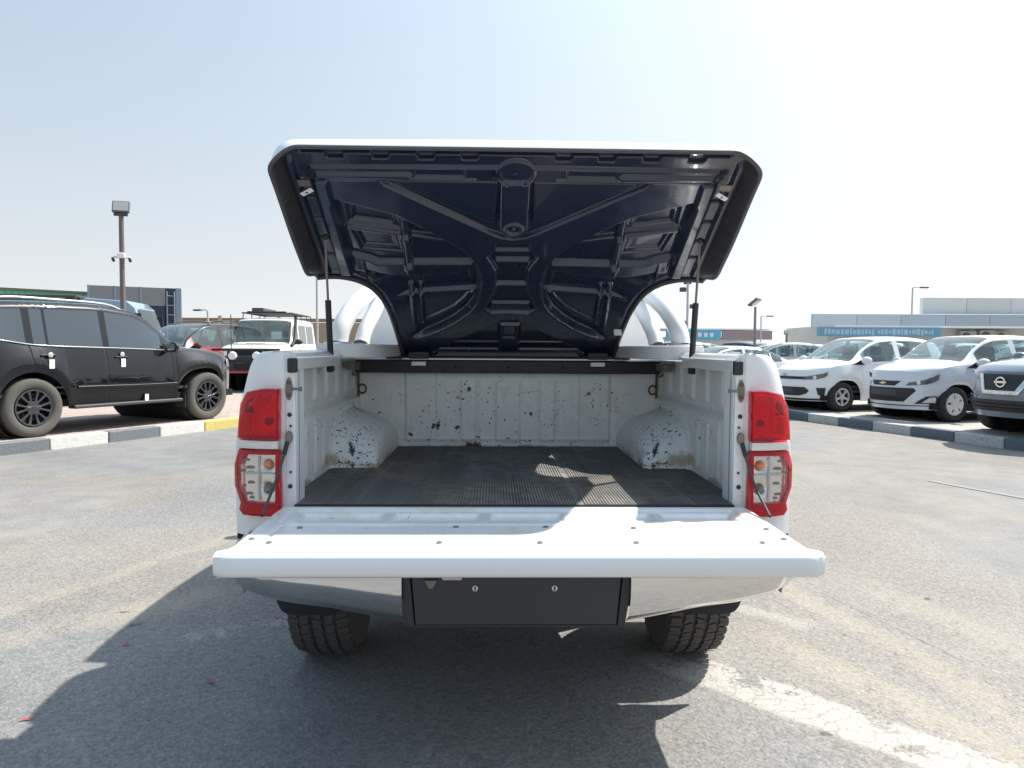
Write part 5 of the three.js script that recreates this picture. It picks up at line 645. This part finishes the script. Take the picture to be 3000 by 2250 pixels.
{
  const o = thing('parked_hatchback', 'white hatchback with narrow dark grille and silver spoked wheels beside the pickup lamp', 'hatchback', parkAt(HATCH, 6.46, -12.6), PTURN);
  const c = makeCar(o, HATCH, { body: M.white, face: M.alloySilver, glass: M.glass });
  c.front('upper_grille', [[-0.42, 0.62], [0.42, 0.62], [0.46, 0.675], [-0.46, 0.675]], M.blackPlastic, 0.012);
  c.front('headlamp_glass', [[0.38, 0.605], [0.58, 0.61], [0.74, 0.69], [0.755, 0.785], [0.66, 0.755], [0.45, 0.69]], M.clear, 0.018, true); c.front('headlamp_reflector', [[0.40, 0.615], [0.575, 0.622], [0.73, 0.70], [0.742, 0.77], [0.66, 0.742], [0.46, 0.68]], std(0.12, 0.13, 0.15, 0.25, 0.5), 0.006, true);
  for (const sd of [1, -1]) part('projector_lens', new THREE.SphereGeometry(0.05, 16, 12).scale(1, 0.9, 0.5).translate(sd * 0.55, 0.655, c.frontZ(0.55, 0.655)), M.matte, o);
  c.front('lower_grille', [[-0.46, 0.34], [-0.36, 0.3], [0.36, 0.3], [0.46, 0.34], [0.5, 0.4], [0.44, 0.47], [-0.44, 0.47], [-0.5, 0.4]], M.blackPlastic, 0.012); c.front('number_plate', [[-0.26, 0.34], [0.26, 0.34], [0.26, 0.45], [-0.26, 0.45]], M.greyPlastic, 0.022);
  c.front('fog_recess', [[0.60, 0.32], [0.66, 0.30], [0.69, 0.46], [0.58, 0.46]], M.blackPlastic, 0.012, true); c.front('lower_lip', [[-0.62, 0.21], [0.62, 0.21], [0.62, 0.25], [-0.62, 0.25]], M.blackPlastic, 0.012);
  part('oval_badge', ext(ring(0, 0, 0.055, 20, 0.03), 0.012, 0.003, [ring(0, 0, 0.042, 20, 0.02)]).rotateY(Math.PI).translate(0, 0.712, c.frontZ(0, 0.705) - 0.01), M.chrome, o);
  copy(o, 'white hatchback in the row behind, only its roof and windows above the others', [10.6, PAVE, -19.6], PTURN + 0.05);
  copy(o, 'white hatchback parked with its roof showing behind the silver compact car', [13.4, PAVE, -15.6], PTURN - 0.04);
}
{
  const C2 = { ...HATCH, rimR: 0.195, R: 0.3, style: 'slots', top: [[0, 0.85], [0.08, 0.9], [0.3, 0.955], [0.6, 1.0], [0.76, 1.04], [1.1, 1.23], [1.5, 1.42], [1.75, 1.47], [2.3, 1.49], [2.9, 1.46], [3.25, 1.4], [3.45, 1.1], [3.6, 0.9]], belt: [[0, 0.80], [0.3, 0.87], [0.8, 0.95], [1.6, 0.97], [2.6, 1.03], [3.2, 1.1], [3.6, 0.85]] };
  const o = thing('compact_car', 'silver white compact car with wide dark grille and slotted wheel covers', 'compact car', parkAt(C2, 7.42, -10.6), PTURN);
  const c = makeCar(o, C2, { body: paint(0.62, 0.65, 0.68, 0.35), face: M.hubcap, glass: M.glass });
  c.front('upper_grille', [[-0.27, 0.645], [-0.22, 0.6], [0.22, 0.6], [0.27, 0.645], [0.3, 0.68], [-0.3, 0.68]], M.blackPlastic, 0.012);
  c.front('bow_tie_badge', [[-0.075, 0.63], [-0.03, 0.63], [-0.03, 0.615], [0.03, 0.615], [0.03, 0.63], [0.075, 0.63], [0.065, 0.652], [0.03, 0.652], [0.03, 0.667], [-0.03, 0.667], [-0.03, 0.652], [-0.065, 0.652]], M.gold, 0.028);
  c.front('lower_grille', [[-0.5, 0.52], [-0.36, 0.33], [0.36, 0.33], [0.5, 0.52], [0.47, 0.565], [-0.47, 0.565]], M.blackPlastic, 0.012); c.front('number_plate', [[-0.27, 0.43], [0.27, 0.43], [0.27, 0.54], [-0.27, 0.54]], M.greyPlastic, 0.022);
  for (const y of [0.36, 0.39]) c.front('grille_slat', [[-0.36, y], [0.36, y], [0.37, y + 0.012], [-0.37, y + 0.012]], M.under, 0.018);
  c.front('headlamp_glass', [[0.36, 0.595], [0.6, 0.615], [0.75, 0.71], [0.768, 0.83], [0.70, 0.80], [0.55, 0.705], [0.4, 0.665]], M.clear, 0.018, true); c.front('headlamp_reflector', [[0.38, 0.605], [0.59, 0.63], [0.735, 0.72], [0.75, 0.81], [0.69, 0.785], [0.55, 0.695], [0.41, 0.655]], std(0.1, 0.11, 0.12, 0.25, 0.5), 0.006, true);
  for (const sd of [1, -1]) part('projector_lens', new THREE.SphereGeometry(0.045, 16, 12).scale(1, 0.9, 0.5).translate(sd * 0.51, 0.66, c.frontZ(0.51, 0.66)), M.matte, o);
  c.front('fog_recess', [[0.48, 0.30], [0.72, 0.31], [0.73, 0.44], [0.6, 0.43], [0.53, 0.36]], M.blackPlastic, 0.012, true); c.front('fog_trim', [[0.56, 0.32], [0.7, 0.325], [0.71, 0.42], [0.63, 0.41]], M.hubcap, 0.022, true);
  c.front('lower_lip', [[-0.62, 0.26], [0.62, 0.26], [0.62, 0.275], [-0.62, 0.275]], M.blackPlastic, 0.01);
}
{
  const C3 = { ...SUV, top: [[0, 0.92], [0.1, 1.0], [0.5, 1.06], [1.0, 1.11], [1.2, 1.14], [1.5, 1.36], [1.95, 1.6], [2.3, 1.68], [3.0, 1.7], [3.8, 1.64], [4.15, 1.56], [4.35, 1.25], [4.5, 1.02]], belt: [[0, 0.86], [0.5, 0.97], [1.2, 1.03], [2.5, 1.07], [3.8, 1.15], [4.5, 0.98]] };
  const o = thing('crossover_car', 'dark blue-grey crossover with chrome V grille and round badge', 'crossover', parkAt(C3, 7.92, -8.1), PTURN);
  const c = makeCar(o, C3, { body: paint(0.13, 0.17, 0.22, 0.3), face: M.alloySilver });
  c.front('grille_mesh', [[-0.38, 0.88], [-0.25, 0.64], [0.25, 0.64], [0.38, 0.88]], M.blackPlastic, 0.014);
  c.front('chrome_v', [[-0.40, 0.88], [-0.26, 0.60], [0.26, 0.60], [0.40, 0.88], [0.33, 0.88], [0.22, 0.655], [-0.22, 0.655], [-0.33, 0.88]], M.chrome, 0.03);
  part('ring_badge', ext(ring(0, 0, 0.075, 28), 0.014, 0.004, [ring(0, 0, 0.055, 28)]).rotateY(Math.PI).translate(0, 0.77, c.frontZ(0, 0.77) - 0.02), M.chrome, o); part('badge_bar', rbox(0.18, 0.03, 0.012, 0.004, 0, 0.77, c.frontZ(0, 0.77) - 0.032), M.chrome, o);
  c.front('headlamp', [[0.46, 0.78], [0.78, 0.82], [0.84, 0.93], [0.5, 0.86]], M.clear, 0.018, true); c.front('headlamp_reflector', [[0.48, 0.79], [0.77, 0.83], [0.82, 0.915], [0.52, 0.85]], std(0.2, 0.21, 0.22, 0.25, 0.5), 0.006, true);
  c.front('lower_grille', [[-0.7, 0.36], [0.7, 0.36], [0.74, 0.52], [-0.74, 0.52]], M.blackPlastic, 0.012); c.front('fog_recess', [[0.72, 0.4], [0.84, 0.42], [0.84, 0.56], [0.74, 0.54]], M.blackPlastic, 0.014, true);
  for (const y of [0.41, 0.46]) c.front('grille_slat', [[-0.66, y], [0.66, y], [0.66, y + 0.012], [-0.66, y + 0.012]], M.under, 0.018);
  const far = [['grey crossover in the far row between the lamp posts', [8.7, -33.5], M.silver], ['dark roofed crossover in the far row near the blue sign building', [11.6, -33], M.grey]];
  for (const [l, [x, z], m] of far) { const q = copy(o, l, [x, 0, z], PTURN + 0.9, 'far row of crossovers'); q.children.forEach((k) => { if (k.name === 'body') k.material = m; }); }
}
const SEDAN = { L: 4.55, W: 0.9, wb: 2.7, axle: 0.85, R: 0.32, sill: 0.22, n: 52, archGap: 0.04, flare: 1.4, rimR: 0.21, tyreW: 0.2, style: 'five',
  top: [[0, 0.66], [0.1, 0.75], [0.6, 0.88], [1.15, 0.97], [1.3, 1.0], [1.7, 1.24], [2.1, 1.39], [2.5, 1.44], [3.0, 1.42], [3.5, 1.28], [3.95, 1.1], [4.3, 1.06], [4.45, 0.98], [4.55, 0.8]], belt: [[0, 0.62], [0.5, 0.78], [1.3, 0.9], [2.5, 0.95], [3.6, 1.0], [4.2, 1.0], [4.55, 0.76]], plan: [[0, 0.82], [0.4, 0.93], [1, 0.985], [2.4, 1], [3.8, 0.97], [4.55, 0.84]], roof: [[0, 0.66], [2.2, 0.68], [4.55, 0.66]], sweep: [[0, 0.4], [0.9, 0.04], [1.2, 0.16], [2.2, 0.02], [4, 0], [4.55, -0.14]], cowl: 1.28, roofFront: 2.2, roofRear: 3.1, tailGlass: 3.92,
  windows: [[1.66, 2.52], [2.6, 3.3], [3.33, 3.62]], blackPillars: false, doors: [1.48, 2.56, 3.5], handles: [[2.4, 0.83], [3.3, 0.86]], mirror: [1.66, 0.93], seats: [2.3, 3.1], floor: 0.36 };
{
  const o = thing('parked_sedan', 'white saloon car with sloping rear window beyond the pickup corner', 'saloon car', [6.0, 0, -17.6], PTURN - 0.12);
  const c = makeCar(o, SEDAN, { body: M.white, glass: M.glass });
  c.front('grille', [[-0.4, 0.4], [0.4, 0.4], [0.45, 0.6], [-0.45, 0.6]], M.blackPlastic, 0.012); c.front('headlamp', [[0.46, 0.56], [0.78, 0.62], [0.74, 0.68], [0.5, 0.63]], M.reflector, 0.012, true);
  const s1 = copy(o, 'beige grey saloon car between the white ones in the second row', [9.6, PAVE, -22.5], PTURN - 0.05); s1.children.forEach((k) => { if (k.name === 'body') k.material = M.beige; });
  const row = [[14.5, -21], [18.6, -20.5], [14.2, -26.5], [19.5, -25.8], [3.2, -28.5], [13.2, -29.5], [6.8, -25.4], [12.2, -23.6], [8.2, -28.8], [17.6, -23.2], [20.8, -22.6], [10.6, -26.4]];
  row.forEach(([x, z], i) => { const q = copy(o, i % 3 === 1 ? 'silver saloon car in the crowded rows before the shops' : 'white saloon car in the crowded rows before the shops', [x, PAVE, z], PTURN + 0.06 * (i % 3 - 1), 'saloon cars in the back rows'); if (i % 3 === 1) q.children.forEach((k) => { if (k.name === 'body') k.material = M.silver; }); });
}
{ // the long shop building with its fascia
  const o = thing('shop_building', 'long low shop building with blue-grey fascia and pale walls', 'building', [0, 0, 0]);
  const y0 = 0, W0 = [14.75, -33], dir = [0.998, 0.06], n = [-0.06, 0.998]; const at = (t, out, y) => [W0[0] + dir[0] * t + n[0] * out, y, W0[1] + dir[1] * t + n[1] * out], ang = -Math.atan2(dir[1], dir[0]);
  const put = (name, w, h, d, t, y, out, m, par = o) => { const q = part(name, new THREE.BoxGeometry(w, h, d), m, par); q.position.set(...at(t, out, y)); q.rotation.y = ang; return q; };
  const wallM = new THREE.MeshStandardMaterial({ map: texture(512, 256, (i, j) => { const v = 0.6 + 0.12 * (fbm(i / 50, j / 20, 4, 160) - 0.5); return [v * 1.0, v * 0.97, v * 0.9]; }), roughness: 0.9, side: THREE.DoubleSide });
  put('wall', 30, 2.5, 6, 16.2, 1.25, -3, wallM);
  const fas = [[0.5, 0.55, 0.58], [0.47, 0.52, 0.56], [0.4, 0.47, 0.54], [0.36, 0.42, 0.47], [0.36, 0.42, 0.47], [0.32, 0.39, 0.46], [0.25, 0.31, 0.4], [0.2, 0.23, 0.3], [0.25, 0.3, 0.4], [0.25, 0.3, 0.4], [0.26, 0.29, 0.38], [0.25, 0.3, 0.42], [0.24, 0.32, 0.42], [0.25, 0.3, 0.4], [0.25, 0.3, 0.4]];
  fas.forEach((c, k) => put('fascia_panel', 1.98, 0.62, 0.3, 1 + k * 2, 2.68, 1.2, std(...c, 0.6)));
  const up = [[0.62, 0.65, 0.63], [0.58, 0.61, 0.58], [0.62, 0.62, 0.66], [0.63, 0.63, 0.66], [0.48, 0.5, 0.52], [0.5, 0.53, 0.53], [0.4, 0.43, 0.43], [0.35, 0.4, 0.39], [0.38, 0.42, 0.42]];
  up.forEach((c, k) => put('parapet_panel', 1.98, 0.75, 0.3, 6.1 + k * 2, 3.4, 0.9, std(...c, 0.7)));
  put('canopy', 30, 0.1, 1.5, 16, 2.42, 0.6, M.matte);
  const sg = put('sign_board', 5.6, 0.42, 0.1, 3, 2.17, 1.35, std(0.12, 0.3, 0.42, 0.5)); sg.userData.label = 'blue sign board hung below the fascia';
  let t = 0.5; for (let k = 0; k < 30 && t < 5.5; k++) { const w = 0.08 + 0.12 * hash(k, 31), h = 0.16 + 0.14 * hash(k, 32); if (hash(k, 33) > 0.16) put('sign_letter', w, h, 0.02, t + w / 2, 2.17 + 0.03 * (hash(k, 34) - 0.5), 1.41, std(0.32, 0.46, 0.56, 0.5)); t += w + 0.035; }
  for (const [tt, w, h, y] of [[1.9, 0.5, 0.35, 1.45], [2.6, 0.4, 0.35, 1.45], [4.6, 0.8, 0.5, 1.5], [7.2, 0.75, 0.45, 1.55], [8.3, 0.6, 0.45, 1.55], [10.4, 0.7, 0.7, 1.45], [13.4, 0.6, 0.6, 1.6], [14.4, 0.6, 0.6, 1.6], [17.6, 1.1, 0.5, 1.7], [21.5, 1.2, 0.8, 1.6], [25, 1.2, 0.8, 1.6]]) { put('window_frame', w + 0.1, h + 0.1, 0.06, tt, y, 0.02, M.matte); put('window_pane', w, h, 0.03, tt, y, 0.05, M.tint); }
  for (const [tt, y] of [[7.6, 2.0], [8.5, 2.05], [9.2, 2.0], [17.8, 2.15]]) { put('air_conditioner', 0.75, 0.5, 0.3, tt, y, 0.25, std(0.45, 0.43, 0.4, 0.7)); const f = part('fan_grille', new THREE.CylinderGeometry(0.19, 0.19, 0.03, 20).rotateX(Math.PI / 2), std(0.1, 0.1, 0.1, 0.6), o); f.position.set(...at(tt - 0.1, 0.415, y)); }
  put('dark_sign', 0.16, 1.8, 0.2, 13.9, 1.6, 1.6, std(0.2, 0.21, 0.2, 0.6)); put('down_pipe', 0.1, 2.3, 0.1, 19.2, 1.2, 0.06, std(0.4, 0.4, 0.38, 0.6));
  // far building with the blue and brown sign
  const f = thing('far_building', 'low far building carrying a blue and a brown sign', 'building', [0, 0, 0]);
  part('wall', box(9, 2.3, 5, 17.5, 1.15, -62), std(0.5, 0.52, 0.52, 0.9), f); part('blue_sign', box(4.6, 0.8, 0.2, 16.6, 2.5, -59.3), std(0.12, 0.36, 0.52, 0.6), f); part('brown_sign', box(4.2, 0.75, 0.2, 21.1, 2.5, -59.3), std(0.28, 0.22, 0.22, 0.7), f);
  part('roof_edge', box(10, 0.12, 5.4, 18, 2.98, -62), M.matte, f);
  for (let k = 0; k < 7; k++) part('sign_letter', box(0.3, 0.34, 0.02, 15.1 + k * 0.5, 2.5, -59.18), std(0.6, 0.7, 0.75, 0.6), f);
  const m = thing('lattice_mast', 'faint lattice mast far beyond the blue sign', 'mast', [17.5, 0, -85]); for (const [x, z] of [[-0.6, 0], [0.6, 0]]) part('mast_leg', bar([x, 0, z], [x * 0.6, 8.6, z], 0.06, 6), M.palePole, m); for (let k = 0; k < 7; k++) part('mast_brace', bar([-0.55, 1 + k, 0], [0.55, 1.8 + k, 0], 0.04, 6), M.palePole, m); part('mast_ring', new THREE.TorusGeometry(0.8, 0.06, 6, 20).rotateX(Math.PI / 2).translate(0, 8.3, 0), M.palePole, m);
  const w = thing('far_low_wall', 'pale low wall closing the car park in the distance', 'wall', [0, 0, 0]); for (let k = 0; k < 12; k++) part('wall_panel', box(7.9, 1.9, 0.2, 2 + k * 8, 0.95, -72), std(0.55, 0.54, 0.52, 0.9), w);
}
// red scraps lying on the asphalt
[[-2.62, -1.02, 0.9], [-1.72, -1.0, 0.2], [-1.2, -0.62, -0.3], [-1.75, -0.33, 0.6]].forEach(([x, z, a], i) => { const g = grid(4, 8, (u, v) => { const w = 0.006 * Math.sin(Math.PI * (0.08 + 0.84 * v)); return [w * (2 * u - 1), 0.004 + 0.006 * Math.pow(2 * v - 1, 2), (v - 0.5) * 0.045]; }); const m = part(numbered('red_petal'), g, std(0.42, 0.03, 0.05, 0.7), scene); m.position.set(x, 0.006, z); m.rotation.y = a + 1.2; m.userData = { label: 'small red curled petal lying on the asphalt', category: 'petal', group: 'red petals on the asphalt' }; });
renderer.render(scene, camera);
